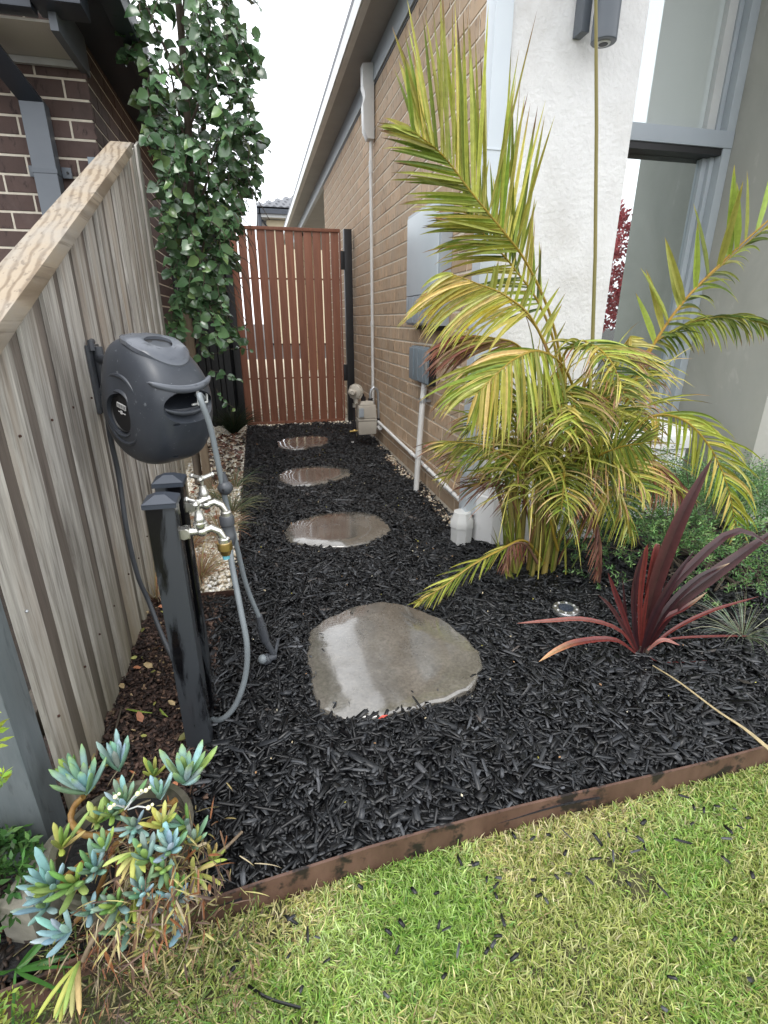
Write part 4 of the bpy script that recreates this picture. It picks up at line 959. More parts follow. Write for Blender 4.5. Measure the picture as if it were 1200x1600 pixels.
part('side_rib', 'reel_plastic', rl, spiral, smooth=True)
HM = Matrix((Vv, Wv, U)).transposed()
hub = part('hub_disc', 'reel_black', rl, lambda b: b.lathe([(.051, -.02), (.051, .006), (.047, .009), (.045, .005), (.02, .006)], loc(.088, 0, -.02), HM, 40), smooth=True)
part('hub_ring', 'reel_plastic', rl, lambda b: b.lathe([(.053, -.02), (.0535, .012), (.058, .015), (.063, .010), (.066, -.01)], loc(.088, 0, -.02), HM, 40), smooth=True)
part('badge', 'label_silver', hub, lambda b: b.prism([loc(.0965, v, w_) for v, w_ in ((-.019, -.006), (.019, -.006), (.019, .007), (-.019, .007))], U*.0015))
part('badge_mark', 'label_silver', hub, lambda b: [b.prism([loc(.0965, v, w_) for v, w_ in ((-.014, -.018), (.016, -.018), (.016, -.016), (-.014, -.016))], U*.001), b.prism([loc(.0965, v, w_) for v, w_ in ((-.004, -.021), (.003, -.021), (.003, -.012), (-.004, -.012))], U*.0016)])
part('badge_letters', 'reel_black', hub, lambda b: [b.prism([loc(.0982, v0+a_, -.004+c_) for a_, c_ in ((0, 0), (.0016, 0), (.0016, .0085), (0, .0085))], U*.0004) for v0 in (-.0155, -.0105, -.0065, -.0015, .0025, .0075, .0115, .0155)])
part('hose_guide', 'gutter_light', rl, lambda b: [b.box(-.004, .003, -.003, .003, -.018, .020, Matrix.Translation(loc(-.030, .137, .052)) @ Matrix.Identity(4)), b.tube([loc(-.012, .136, .036), loc(-.062, .132, .036)], .003, 6), b.tube([loc(-.062, .132, .036), loc(-.062, .128, .066)], .003, 6)])
part('bracket', 'hose_dark', rl, lambda b: [b.box(FX+.010, FX+.020, 1.73, 1.84, .80, 1.0), b.tube([(-.472, 1.77, .79), (-.472, 1.77, .995)], .015, 14), b.tube([(-.472, 1.77, .96), (-.42, 1.70, .955), (-.34, 1.60, .95)], .014, 10), b.tube([(-.472, 1.77, .82), (-.42, 1.70, .82), (-.34, 1.60, .82)], .014, 10), b.tube([(-.480, 1.74, .985), (-.480, 1.74, 1.01), (-.480, 1.76, 1.01)], .009, 8)], smooth=True)

def hose(name, pts, r, m, label, n=60):
    t = empty(name, pts[-1], label, 'hose'); P = catmull(pts, n)
    part('tube', m, t, lambda b: b.tube(P, r, 12), smooth=True); return t
p0 = loc(-.045, .11, .052)
P_ = [p0, loc(-.045, .135, .050)] + [at(x, y, Y) for x, y, Y in ((312, 620, 1.37), (328, 665, 1.37), (340, 720, 1.38), (353, 785, 1.39), (369, 850, 1.40), (385, 915, 1.42), (405, 965, 1.44))]
oh = hose('outlet_hose', P_, .0075, 'hose_grey', 'grey hose hanging from the reel mouth with ball stopper and nozzle')
bs = at(352, 762, 1.388)
part('ball_stopper', 'hose_dark', oh, lambda b: [b.ball(bs, .0205, 18), b.tube([bs+Vector((0, 0, .014)), bs+Vector((-.004, 0, .042))], [.011, .009], 12)], smooth=True)
part('stopper_hole', 'reel_black', oh, lambda b: b.ball(bs+Vector((-.004, -.0195, .0)), .004, 8), smooth=True)
n0, n1, n2 = at(404, 962, 1.44), at(414, 1000, 1.455), at(429, 1025, 1.47)
part('connector', 'hose_dark', oh, lambda b: [b.tube([n0, n0.lerp(n1, .35)], [.011, .013], 14), b.tube([n0.lerp(n1, .36), n1], .015, 14)], smooth=True)
part('nozzle', 'hose_dark', oh, lambda b: [b.tube([n1, n2], [.012, .009], 12), b.tube([n2, at(408, 1033, 1.44)], [.012, .014], 12), b.lathe([(.014, -.012), (.0185, -.008), (.0185, .008), (.015, .012)], at(416, 1030, 1.45), Matrix.Rotation(R(70), 3, 'Y'), 18), b.tube([n2, n2+Vector((.012, .02, .035)), n2+Vector((.016, .022, .05))], .006, 8)], smooth=True)
part('nozzle_face', 'hose_grey', oh, lambda b: b.ball(at(410, 1030, 1.435), .0165, 14, (.9, .9, 1)), smooth=True)
th = hose('tap_hose', [(-.115, 1.295, .52), (-.113, 1.27, .46), (-.100, 1.22, .352), (-.093, 1.20, .252), (-.108, 1.20, .15), (-.145, 1.20, .06), (-.19, 1.21, .014), (-.225, 1.24, .004)], .0078, 'hose_grey', 'grey hose looping from the rear tap down to the post foot')
ih = hose('inlet_hose', [(-.430, 1.58, .80), (-.437, 1.60, .74), (-.440, 1.62, .625), (-.44, 1.595, .454), (-.435, 1.60, .30), (-.42, 1.61, .20), (-.385, 1.56, .09), (-.33, 1.45, .03), (-.27, 1.33, .012)], .0075, 'hose_dark', 'dark hose running from the reel down the fence behind posts')

# ================================================================== TREE (espaliered leafy column) AND STAKE
tree = empty('leafy_tree', (-.47, 3.55, 0), 'tall narrow tree with glossy dark green leaves beside the brick house', 'tree')
tr_p = catmull([(-.47, 3.55, -.05), (-.46, 3.55, .5), (-.42, 3.54, 1.0), (-.33, 3.52, 1.5), (-.27, 3.5, 2.1), (-.24, 3.5, 2.9), (-.22, 3.5, 3.5)], 24)
part('trunk', 'bark', tree, lambda b: b.tube(tr_p, [.022*(1-.6*i/23)+.006 for i in range(24)], 10), smooth=True)
stk = part('stake', 'stake_wood', None, lambda b: b.box(-.425, -.375, 3.44, 3.49, -.05, 1.15), bevel=.003, origin=(-.4, 3.46, 0))
tag(stk, 'square wooden stake in the pebbles against the leafy tree', 'stake')
def crown_c(z):
    zs = [.9, 1.1, 1.4, 1.7, 1.95, 2.3, 2.6, 3.4]; cx = [-.36, -.33, -.29, -.26, -.235, -.24, -.25, -.25]; rr = [.05, .09, .12, .16, .21, .26, .29, .29]
    return np.interp(z, zs, cx), np.interp(z, zs, rr)
LV = np.array([(0, 0, 0), (.30, .12, .10), (.44, .42, .12), (.30, .75, .06), (0, 1.08, -.12), (-.30, .75, .06), (-.44, .42, .12), (-.30, .12, .10), (0, .42, 0), (0, .75, -.03)])
LFc = [(0, 1, 2, 8), (8, 2, 3, 9), (0, 8, 6, 7), (8, 9, 5, 6)]; LFt = [(9, 3, 4), (9, 4, 5)]
LQ = [(0, 1, 2, 8), (8, 2, 3, 9), (0, 8, 6, 7), (8, 9, 5, 6), (9, 3, 4, 9), (9, 4, 5, 9)]
shoots = []; leaves = []; tb = MB()
def shoot(p, d, nl, droop, sz):
    q = Vector(p); dd = Vector(d).normalized(); pts = [q.copy()]
    for i in range(nl):
        dd = (dd+Vector((random.gauss(0, .12), random.gauss(0, .12), -droop+random.gauss(0, .08)))).normalized()
        q = q+dd*.028; pts.append(q.copy())
        a = random.uniform(0, 6.28); out_ = Vector((math.cos(a), math.sin(a)*.8-.25, random.uniform(-.9, .1)))
        leaves.append((q.copy(), out_.normalized(), sz*random.uniform(.5, 1.18)))
    if pts[0].z > 1.05:      # twigs stop where the leaves do
        keep = []
        for p_ in pts:
            cx_, r_ = crown_c(p_.z)
            if not (cx_-r_-.03 < p_.x < max(cx_+r_+.06, .13)): break
            keep.append(p_)
        pts = keep
    if len(pts) > 2: tb.tube(pts, .002, 4)
for i in range(400):
    z = random.uniform(.98, 3.15); z = z if random.random() < .9 else random.uniform(1.3, 2.0)
    cx, r = crown_c(z); a = random.uniform(0, 6.28); k = random.uniform(.25, 1)**.6
    p = Vector((cx+r*k*math.cos(a), 3.5+.24*k*math.sin(a), z+.12))
    shoot(p, (math.cos(a)*.6, math.sin(a)*.5, random.uniform(-.2, .8)), random.randint(7, 14), .22, .064)
# sparse hanging strands on the right with sky showing through
for (x_, z0_, nn) in ((.0, 2.68, 13), (.06, 2.25, 16), (.05, 2.45, 16), (.05, 1.98, 10), (-.0, 1.8, 9), (-.02, 2.9, 8), (.065, 2.10, 12), (-.03, 2.3, 12), (.0, 2.05, 12)):
    shoot((x_, 3.5+random.uniform(-.06, .06), z0_), (random.uniform(-.1, .1), 0, -1), nn, .3, .055)
# low twigs reaching right over the black fence
for (a_, b_, nn) in (((-.30, 3.45, .98), (.9, -.1, .35), 9), ((-.32, 3.44, .86), (.9, -.1, .25), 10), ((-.30, 3.44, .78), (.7, -.1, -.1), 6), ((-.28, 3.46, .66), (.5, -.2, -.6), 6), ((-.33, 3.44, .95), (.6, -.2, .1), 6)):
    shoot(a_, b_, nn, .06, .045)
for i in range(14):
    z = .95+i*.16; cx, r = crown_c(z+.2); i0 = min(int(z/3.5*24), 23); s_ = tr_p[i0]
    tb.tube([s_, s_.lerp(Vector((cx+r*.7*math.cos(i*2.4), 3.5+.15*math.sin(i*2.4), z+.25)), .5)+Vector((0, 0, -.02)), Vector((cx+r*.7*math.cos(i*2.4), 3.5+.15*math.sin(i*2.4), z+.25))], [.009, .007, .004], 6)
def inside(l):
    p = l[0]
    if p.z < 1.05: return True
    cx, r = crown_c(p.z); return cx-r-.03 < p.x < max(cx+r+.06, .13 if p.z > 1.75 else -9)
leaves = [l for l in leaves if inside(l)]
tb.build('branches', 'bark', tree, smooth=True)
def leaf_frames(ls):
    P = np.array([tuple(l[0]) for l in ls]); D = np.array([tuple(l[1]) for l in ls]); S = np.array([l[2] for l in ls]); n = len(ls)
    side = np.cross(D, rng.normal(0, 1, (n, 3))+np.array([0, -1.5, .9])); side /= np.linalg.norm(side, axis=1)[:, None]
    nrm = np.cross(side, D); Rm = np.stack([side, D, nrm], -1); return P, Rm, S
P, Rm, S = leaf_frames(leaves)
order = np.argsort(P[:, 1]-.4*np.abs(P[:, 2]-1.8)*0); q = [proj(p) for p in P]
inview = np.array([(-10 < a[0] < 1210 and -10 < a[1] < 1610) for a in q]); sc_ = np.where(inview, P[:, 1], 99); order = np.argsort(sc_)
lc = palette(len(P), [(.07, .145, .06), (.10, .19, .08), (.055, .115, .05), (.14, .23, .08), (.19, .28, .09)], [4, 4, 3, 1.2, .5], .15)
tvj = LV[None]*(1+rng.normal(0, .1, (len(P), len(LV), 3))); tvj[:, [2, 6], 2] += rng.normal(.05, .09, (len(P), 1)); tvj[:, 4, 2] -= np.abs(rng.normal(.05, .08, len(P)))
big, rest_ = order[:298], order[298:]
variants = []
for vi in range(10):
    me = bpy.data.meshes.new('leaf'); vj = LV*(1+rng.normal(0, .1, LV.shape)); vj[[2, 6, 1, 7], 2] += rng.normal(.05, .08); vj[4, 2] -= abs(rng.normal(.05, .08)); vj[[3, 5], 2] -= .04; me.from_pydata([tuple(v) for v in vj], [], LFc+LFt)
    ca = me.color_attributes.new('Col', 'FLOAT_COLOR', 'POINT'); ca.data.foreach_set('color', np.tile(np.append(lc[vi*3], 1), len(LV)).astype(np.float32))
    me.polygons.foreach_set('use_smooth', [True]*len(me.polygons)); me.materials.append(MATS['tree_leaf']); variants.append(me)
tl0 = np.array(tree.location)
for j, i in enumerate(big):
    o = bpy.data.objects.new('leaf', variants[j % 10]); col.objects.link(o); o.parent = tree
    M4 = Matrix([[*Rm[i][r]*S[i], P[i][r]-tl0[r]] for r in range(3)]+[[0, 0, 0, 1]]); o.matrix_local = M4
def split_faces(name, tvs, P, Rm, S, cols, m, parent):
    n = len(P); k = tvs.shape[1]
    V = np.einsum('nij,nkj->nki', Rm, tvs*S[:, None, None])+P[:, None, :]
    Q = (np.array(LFc)[None]+(np.arange(n)*k)[:, None, None]).reshape(-1, 4); T = (np.array(LFt)[None]+(np.arange(n)*k)[:, None, None]).reshape(-1, 3)
    o0 = np.array(wloc(parent)); me = bpy.data.meshes.new(name)
    me.from_pydata([tuple(v) for v in (V.reshape(-1, 3)-o0)], [], [tuple(a) for a in Q]+[tuple(a) for a in T])
    ca = me.color_attributes.new('Col', 'FLOAT_COLOR', 'POINT'); c = np.ones((n*k, 4), np.float32); c[:, :3] = np.repeat(cols, k, 0); ca.data.foreach_set('color', c.ravel())
    me.polygons.foreach_set('use_smooth', [True]*len(me.polygons)); me.materials.append(MATS[m]); o = bpy.data.objects.new(name, me); col.objects.link(o); o.parent = parent; o['kind'] = 'stuff'; return o
split_faces('foliage', tvj[rest_], P[rest_], Rm[rest_], S[rest_], lc[rest_], 'tree_leaf', tree)

# ================================================================== PALM
PB_ = Vector((1.12, 1.84, 0))
palm = empty('golden_cane_palm', PB_, 'large clumping palm with yellow green feathery fronds and brown tips', 'palm')
GRN = [(.28, .33, .05), (.36, .40, .07), (.44, .46, .09), (.21, .26, .04), (.40, .40, .08)]
YEL = [(.68, .61, .16), (.58, .57, .13), (.72, .62, .24), (.52, .52, .12)]
BRN = [(.20, .08, .05), (.30, .14, .09), (.13, .06, .05), (.42, .25, .16)]
PNK = [(.55, .28, .20), (.45, .17, .12), (.62, .42, .28)]
DKG = [(.09, .13, .025), (.13, .18, .03), (.18, .22, .04)]
YMAX = 2.13
def blade(b, p, d, L_, wd, droop, c0, c1, tipf, nseg=7, nrm=None, fold=.35):
    d = Vector(d).normalized(); g = Vector((0, 0, -1)); q = Vector(p); pts = [q.copy()]; dirs = [d.copy()]
    for i in range(nseg):
        d = (d+g*droop*(.35+i/nseg)/nseg*2.2).normalized(); q = q+d*(L_/nseg); pts.append(q.copy()); dirs.append(d.copy())
    nrm = Vector(nrm) if nrm is not None else Vector((random.gauss(0, .4), -1, random.gauss(0, .5)))
    vs = []; cs = []
    for i, (pt, dd) in enumerate(zip(pts, dirs)):
        t = i/nseg; ww = wd*(.55+.45*min(1, t*4))*(1-t**2.2)**.8 if t < 1 else 0
        s_ = dd.cross(nrm); s_ = s_.normalized() if s_.length > 1e-4 else Vector((1, 0, 0)); up = s_.cross(dd).normalized()
        for sgn, lift in ((-1, 1), (0, 0), (1, 1)):
            v = pt+s_*sgn*ww*.5+up*lift*ww*fold
            if v.y > YMAX and v.x > .96: v.y = YMAX-random.uniform(0, .01)
            if v.z < .004: v.z = .004+.004*random.random()
            vs.append(v)
            k = max(0, (t-(1-tipf))/max(tipf, .01)) if tipf > 0 else 0; k = min(1, k*1.6)
            f_ = .88 if sgn == 0 else 1.0
            cs.append(tuple((c0[j]*(1-k)+c1[j]*k)*f_*(1.0) for j in range(3)))
    fs = []
    for i in range(nseg):
        a = i*3; fs += [(a, a+1, a+4, a+3), (a+1, a+2, a+5, a+4)]
    b.add(vs, fs, cs)
CAMR = Vector((math.cos(YAW), -math.sin(YAW), 0)); CAMU = Vector((0, 0, 1)); CAMF = Vector((math.sin(YAW), math.cos(YAW), 0))
def vec(a): return CAMR*a[0]+CAMU*a[1]+CAMF*(a[2] if len(a) > 2 else 0)
def frond(path, t0, sides, n, L0, wd, droop, cols, tipc, tipf=.12, rc=(.42, .30, .05), raw=False, jit=.085, rr=.0065, pcol=None, label=None, lenprof=None):
    n = int(n*1.8) if wd < .03 else n; wd = wd*.68 if wd < .03 else wd*.8
    pts = [Vector(p) if raw else at(*p) for p in path]; P = catmull(pts, 40)
    fr = MB(); m_ = len(P); fr.tube(P, [rr*(1-.75*i/(m_-1)) for i in range(m_)], 6, c=rc)
    for side in sides:
        a0, a1 = side[:2]; ls = side[2] if len(side) > 2 else 1
        for i in range(n):
            t = t0+(1-t0)*(i+random.uniform(-.3, .3))/(n-1); t = min(max(t, 0), 1); f_ = t*(m_-1); k = min(int(f_), m_-2); p = P[k].lerp(P[k+1], f_-k)
            u = (t-t0)/(1-t0); d = vec(a0)*(1-u)+vec(a1)*u
            d = d.normalized()+Vector((random.gauss(0, jit), random.gauss(0, jit*1.5), random.gauss(0, jit)))
            prof = (.62+.38*math.sin(math.pi*min(1, u*.9+.15)))*(1-.35*max(0, u-.8)/.2)
            ln = L0*ls*prof*random.uniform(.85, 1.12); c0 = random.choice(cols); c0 = tuple(x_*random.uniform(.85, 1.15) for x_ in c0)
            tf_ = tipf*random.uniform(.3, 2.2)
            blade(fr, p, d, ln, wd*random.uniform(.8, 1.15), droop*random.uniform(.6, 1.4), c0, random.choice(tipc), tf_)
    o = fr.build('frond', 'palm_leaf', palm, smooth=True, autosmooth=60)
    if label: o['label'] = label
    return o
# A: the tall frond arching to the upper left
frond([(888, 760, 1.84), (880, 600, 1.84), (862, 500, 1.83), (825, 415, 1.82), (787, 362, 1.80), (740, 305, 1.79), (692, 243, 1.78), (645, 205, 1.78)], .48,
      [((.08, 1, -.1), (-.28, 1, .0), 1.1), ((-1, .10, .2), (-1, .35, .1), .62)], 27, .40, .021, .10, GRN+YEL[:2]+[(.32, .33, .05)], BRN+YEL[:1], .14, label='tall frond arching up over the brick wall')
frond([(878, 700, 1.92), (870, 560, 1.93), (845, 480, 1.94), (800, 415, 1.95), (760, 370, 1.95), (725, 330, 1.95)], .4,
      [((-1, -.05, .1), (-1, .2, .1), .8), ((.05, 1, .1), (-.1, 1, .1), .8)], 20, .33, .019, .25, DKG+GRN, BRN+YEL, .2)
# B: yellow frond to the left with long drooping leaflets
frond([(880, 760, 1.80), (868, 600, 1.76), (835, 505, 1.72), (790, 462, 1.70), (745, 443, 1.68), (705, 428, 1.68)], .45,
      [((-1, -.15, .0), (-1, -.25, .0), 1.0), ((-.9, -.55, .0), (-1, -.1, .0), .9)], 15, .30, .019, .55, YEL+[(.58, .50, .08)], PNK+YEL, .10, label='bright yellow frond drooping to the left')
frond([(880, 700, 1.80), (865, 580, 1.76), (840, 515, 1.75), (800, 475, 1.74), (755, 450, 1.73)], .35, [((.35, .8, 0), (.1, 1, 0), .55)], 9, .27, .022, .05, GRN, BRN, .08)
# C: big arch in front with hanging leaflets
frond([(905, 800, 1.80), (905, 660, 1.74), (885, 580, 1.66), (845, 549, 1.60), (806, 560, 1.56), (772, 588, 1.53), (745, 615, 1.52)], .42,
      [((.35, -.85, -.1), (-.25, -1, -.05), 1.0), ((-1, .15, .0), (-1, -.35, .0), .95)], 24, .30, .019, .55, GRN+YEL, PNK+BRN+YEL, .12, label='front frond arching left with hanging leaflets')
# D: pink brown dying frond pointing left
frond([(880, 760, 1.86), (860, 620, 1.84), (815, 545, 1.80), (770, 528, 1.77), (725, 525, 1.76)], .45,
      [((-1, .05, 0), (-1, .0, 0), 1.0), ((-1, -.25, 0), (-1, -.12, 0), 1.0)], 20, .28, .016, .6, PNK+[(.50, .36, .10)]+YEL, PNK+BRN, .75, label='dying frond with pink brown leaflets')
# E: upper right frond with broad upright leaflets
frond([(950, 740, 1.78), (975, 640, 1.74), (1015, 550, 1.70), (1065, 475, 1.66), (1130, 408, 1.62), (1200, 345, 1.58), (1290, 270, 1.55)], .36,
      [((-.55, 1, .0), (.25, 1, .0), 1.0)], 17, .25, .034, .05, GRN+[(.30, .34, .05)], [(.50, .40, .08), (.35, .2, .08)], .06, rc=(.50, .30, .05), rr=.0075, label='upper right frond with broad upright leaflets')
frond([(950, 740, 1.80), (975, 640, 1.78), (1015, 550, 1.76), (1065, 475, 1.74), (1130, 412, 1.72), (1200, 352, 1.70)], .42,
      [((.75, .1, .5), (.95, .35, .5), .8)], 16, .28, .018, .35, GRN+DKG, YEL, .1)
# F: right arch, dark underside
frond([(935, 760, 1.88), (960, 640, 1.86), (1010, 550, 1.84), (1060, 512, 1.82), (1110, 497, 1.80), (1160, 497, 1.78), (1210, 515, 1.77)], .40,
      [((.65, .35, .1), (1, .0, .1), .7), ((.7, -.45, 0), (.75, -.7, 0), .6)], 24, .24, .015, .5, GRN+DKG, BRN+YEL, .15)
# G: yellow green frond falling on the right
frond([(935, 820, 1.74), (960, 720, 1.68), (1010, 655, 1.60), (1065, 655, 1.54), (1110, 700, 1.50), (1138, 765, 1.48), (1150, 830, 1.47)], .34,
      [((1, .35, .0), (.85, -.75, .0), 1.0), ((.3, -.95, 0), (-.35, -1, 0), .7)], 21, .24, .018, .55, YEL[:2]+[(.33, .38, .05), (.25, .30, .04), (.40, .42, .06)], YEL+PNK, .08, label='yellow green frond falling down on the right')
# H: low right browned frond
frond([(905, 830, 1.72), (940, 745, 1.66), (990, 715, 1.60), (1035, 735, 1.56), (1065, 775, 1.54)], .4,
      [((1, -.1, 0), (.8, -.6, 0), .9), ((.1, -1, 0), (.25, -1, 0), .9)], 15, .20, .013, .6, BRN+YEL+[(.40, .25, .06)], BRN+PNK, .5, label='low browned frond on the right')
frond([(900, 850, 1.72), (925, 790, 1.64), (955, 765, 1.60), (975, 790, 1.58), (985, 830, 1.57)], .35,
      [((.5, -.6, 0), (.4, -1, 0), 1.0), ((-.35, -.9, 0), (-.15, -1, 0), 1.0)], 13, .19, .013, .5, GRN+YEL, YEL+BRN, .1)
# I: centre fan pointing at the viewer
frond([(905, 780, 1.74), (930, 720, 1.66), (965, 700, 1.58), (1005, 692, 1.50)], .3,
      [((-.3, -.9, -.3), (.8, -.65, -.1), 1.0), ((-.45, 1, -.1), (.8, .6, -.1), .9)], 20, .19, .013, .25, GRN+DKG, YEL+BRN, .12)
# J: lower left frond, thin leaflets
frond([(872, 860, 1.78), (845, 770, 1.74), (795, 715, 1.70), (745, 695, 1.66), (700, 690, 1.64)], .38,
      [((-1, -.05, 0), (-1, .02, 0), 1.0), ((-.7, -.9, 0), (-.9, -.5, 0), .75)], 17, .23, .012, .35, GRN+YEL[:1]+DKG, PNK+BRN, .3)
frond([(850, 850, 1.85), (820, 780, 1.84), (780, 750, 1.82), (735, 760, 1.80)], .3,
      [((-1, .3, 0), (-1, 0, 0), .9), ((-.9, -.7, 0), (-.9, -.5, 0), .9)], 14, .19, .010, .35, BRN+[(.10, .06, .05)]+DKG, BRN, .6)
# K: frond lying down to the mulch at lower left
frond([(850, 880, 1.78), (820, 845, 1.72), (780, 860, 1.66), (735, 885, 1.62), (695, 915, 1.60), (655, 940, 1.585)], .3,
      [((-.9, -.35, 0), (-.9, -.3, 0), .9), ((-.35, -.9, 0), (-.55, -.75, 0), .8)], 15, .15, .012, .3, YEL[:2]+GRN, YEL+BRN, .15, label='low frond touching the mulch near the largest stepping stone')
# L: dead brown frond hanging by the base
frond([(890, 830, 1.72), (915, 790, 1.66), (932, 815, 1.62), (938, 860, 1.61), (935, 895, 1.61)], .3,
      [((-.3, -1, 0), (-.15, -1, 0), 1.0), ((.25, -1, 0), (.1, -1, 0), 1.0)], 14, .13, .013, .2, BRN+[(.26, .13, .09)], BRN, .5, rc=(.22, .12, .08), label='dead brown frond hanging near the ground light')
frond([(840, 880, 1.74), (820, 850, 1.70), (795, 855, 1.68), (790, 885, 1.67)], .3, [((-.4, -1, 0), (-.3, -1, 0), 1.0), ((.2, -1, 0), (.2, -1, 0), 1.0)], 10, .11, .010, .2, BRN, BRN, .5, rc=(.22, .12, .08))
# small sprig of new yellow leaflets at centre right
frond([(945, 640, 1.72), (965, 560, 1.66), (985, 525, 1.62)], .5, [((1, -.25, 0), (.9, .1, 0), 1.0), ((-.6, -.6, 0), (.3, -1, 0), .8)], 7, .13, .016, .3, YEL, YEL, .1)
# filler fronds of the dense heart
for i in range(17):
    az = random.uniform(-math.pi, math.pi); 
    zb = random.uniform(.40, .85); ln = random.uniform(.18, .32); el = random.uniform(.35, 1.1)
    b0 = PB_+Vector((random.uniform(-.10, .10), random.uniform(-.05, .05), zb*.5)); h = Vector((math.cos(az), math.sin(az)*.7-.15, 0))
    p1 = b0+h*ln*.25+Vector((0, 0, zb*.6)); p2 = b0+h*ln*.65+Vector((0, 0, zb*.6+ln*.42*el)); p3 = b0+h*ln*1.15+Vector((0, 0, zb*.6+ln*.22*el)); p4 = b0+h*ln*1.5+Vector((0, 0, zb*.6-ln*.15))
    pth = [Vector((p.x, min(p.y, 2.10), max(p.z, .02))) for p in (b0, p1, p2, p3, p4)]
    hc = (h.x*CAMR.x+h.y*CAMR.y, 0, h.x*CAMF.x+h.y*CAMF.y); sdv = (-hc[2], .0, hc[0])
    k1 = (hc[0]*.6+sdv[0], .25, hc[2]*.6+sdv[2]); k2 = (hc[0]*.6-sdv[0], .25, hc[2]*.6-sdv[2])
    frond(pth, .35, [(k1, (k1[0]+hc[0]*.6, -.1, k1[2]+hc[2]*.6)), (k2, (k2[0]+hc[0]*.6, -.1, k2[2]+hc[2]*.6))], 13, .21, .0125, .6, GRN+DKG+YEL, BRN+PNK+PNK+YEL, .3, raw=True)
# spear, canes and loose upright blades
part('spear', 'spear_green', palm, lambda b: b.tube([at(905, 800, 1.84), at(925, 560, 1.84), at(930, 400, 1.83), at(932, 200, 1.82), at(931, 0, 1.80), at(930, -160, 1.78)], [.009, .0075, .0065, .006, .005, .003], 8), smooth=True, label='single tall unopened spear leaf')
for i in range(13):
    a = -.13+.26*i/12+random.uniform(-.012, .012); yb = 1.84+random.uniform(-.07, .06); top = random.uniform(.35, .8)
    xt = 1.12+a*1.7
    P_c = catmull([(1.12+a*.85, yb, -.03), (1.12+a*1.0, yb-.01, top*.45), (xt, yb-.02, top)], 14)
    part('cane', 'palm_cane', palm, lambda b: b.tube(P_c, [.014*(1-.45*j/13)*(1.12 if j % 4 == 0 else 1) for j in range(14)], 9), smooth=True)
rad = MB()
for i in range(520):     # long thin leaflets radiating out of the crown
    a = random.uniform(-.2, .24); zz = random.uniform(.42, .80); o_ = Vector((1.13+a, 1.80+random.uniform(-.12, .08), zz))
    d = Vector((a*3.0+random.gauss(0, .5), random.gauss(-.3, .3), random.uniform(-.2, 1.4)))
    c0 = random.choice(GRN+GRN+DKG+YEL+YEL); blade(rad, o_, d, random.uniform(.16, .38), random.uniform(.006, .011), random.uniform(.3, .9), c0, random.choice(BRN+PNK+YEL), random.uniform(.1, .45))
ob = rad.build('inner_leaflets', 'palm_leaf', palm, smooth=True); ob['kind'] = 'stuff'
tw = MB()
for i in range(110):
    a = random.uniform(-.17, .17); p = Vector((1.12+a, 1.80+random.uniform(-.08, .08), random.uniform(.0, .5))); c0 = random.choice(GRN+DKG+YEL[:1]+BRN[:1])
    blade(tw, p, (a*1.6+random.gauss(0, .15), random.gauss(-.1, .2), 1), random.uniform(.2, .42), random.uniform(.006, .012), .12, c0, random.choice(BRN), .2)
ob = tw.build('base_leaves', 'palm_leaf', palm, smooth=True); ob['kind'] = 'stuff'

# ================================================================== CORDYLINE
CB = Vector((1.205, 1.225, 0)); cd = empty('cordyline', CB, 'dark red cordyline with wide and strappy leaves growing in black mulch', 'plant')
CR1 = [(.040, .013, .015), (.055, .018, .018), (.032, .012, .015)]; CR2 = [(.13, .026, .022), (.09, .020, .020)]; CPK = [(.27, .11, .09), (.33, .16, .12)]
def cleaf(path, wd, cols, tipc=None, tipf=.08, fold=.18):
    pts = catmull([at(*p) for p in path], 14); b = MB(); vs = []; cs = []; n = len(pts); c0 = random.choice(cols); c1 = tipc or c0
    for i, pt in enumerate(pts):
        t = i/(n-1); dd = (pts[min(i+1, n-1)]-pts[max(i-1, 0)]).normalized(); tow = (Vector((0, 0, H))-pt).normalized()
        s_ = dd.cross(tow+Vector((0, 0, .5))).normalized(); up = s_.cross(dd).normalized(); ww = wd*(.38+.62*math.sin(min(1, t*1.5)*math.pi/2))*(1-t**4)**.9 if t < 1 else .0008
        for sg, l_ in ((-1, 1), (-.5, .6), (0, 0), (.5, .6), (1, 1)):
            v = pt+s_*sg*ww*.5+up*l_*ww*fold; v.z = max(v.z, .004); vs.append(v)
            k = max(0, (t-1+tipf)/tipf); e = 1.35 if abs(sg) == 1 else (1.0 if sg else .8)
            cs.append(tuple(min(1, (c0[j]*(1-k)+c1[j]*k)*(e if j == 0 else (1.15 if abs(sg) == 1 else 1))) for j in range(3)))
    fs = [(i*5+k, i*5+k+1, (i+1)*5+k+1, (i+1)*5+k) for i in range(n-1) for k in range(4)]
    b.add(vs, fs, cs); b.build('leaf', 'cordyline_leaf', cd, smooth=True)
TIP = (.45, .32, .2)
cleaf([(1003, 1020, 1.22), (1020, 930, 1.22), (1060, 820, 1.21), (1113, 715, 1.20)], .050, CR1)
cleaf([(1006, 1020, 1.22), (1050, 950, 1.22), (1120, 895, 1.21), (1230, 815, 1.20)], .052, CR1)
cleaf([(1004, 1020, 1.21), (1035, 940, 1.19), (1075, 890, 1.18), (1150, 830, 1.17), (1215, 860, 1.17)], .030, CR1)
cleaf([(1002, 1020, 1.22), (1012, 930, 1.24), (1025, 860, 1.25), (1030, 850, 1.26)], .022, CR2, TIP)
cleaf([(1000, 1020, 1.22), (1000, 940, 1.22), (1008, 870, 1.22), (1012, 850, 1.22)], .018, CR2)
cleaf([(998, 1020, 1.22), (990, 950, 1.22), (995, 900, 1.22), (1006, 860, 1.22)], .020, CR1)
cleaf([(996, 1020, 1.22), (975, 965, 1.21), (962, 930, 1.2), (950, 895, 1.2)], .020, CR2)
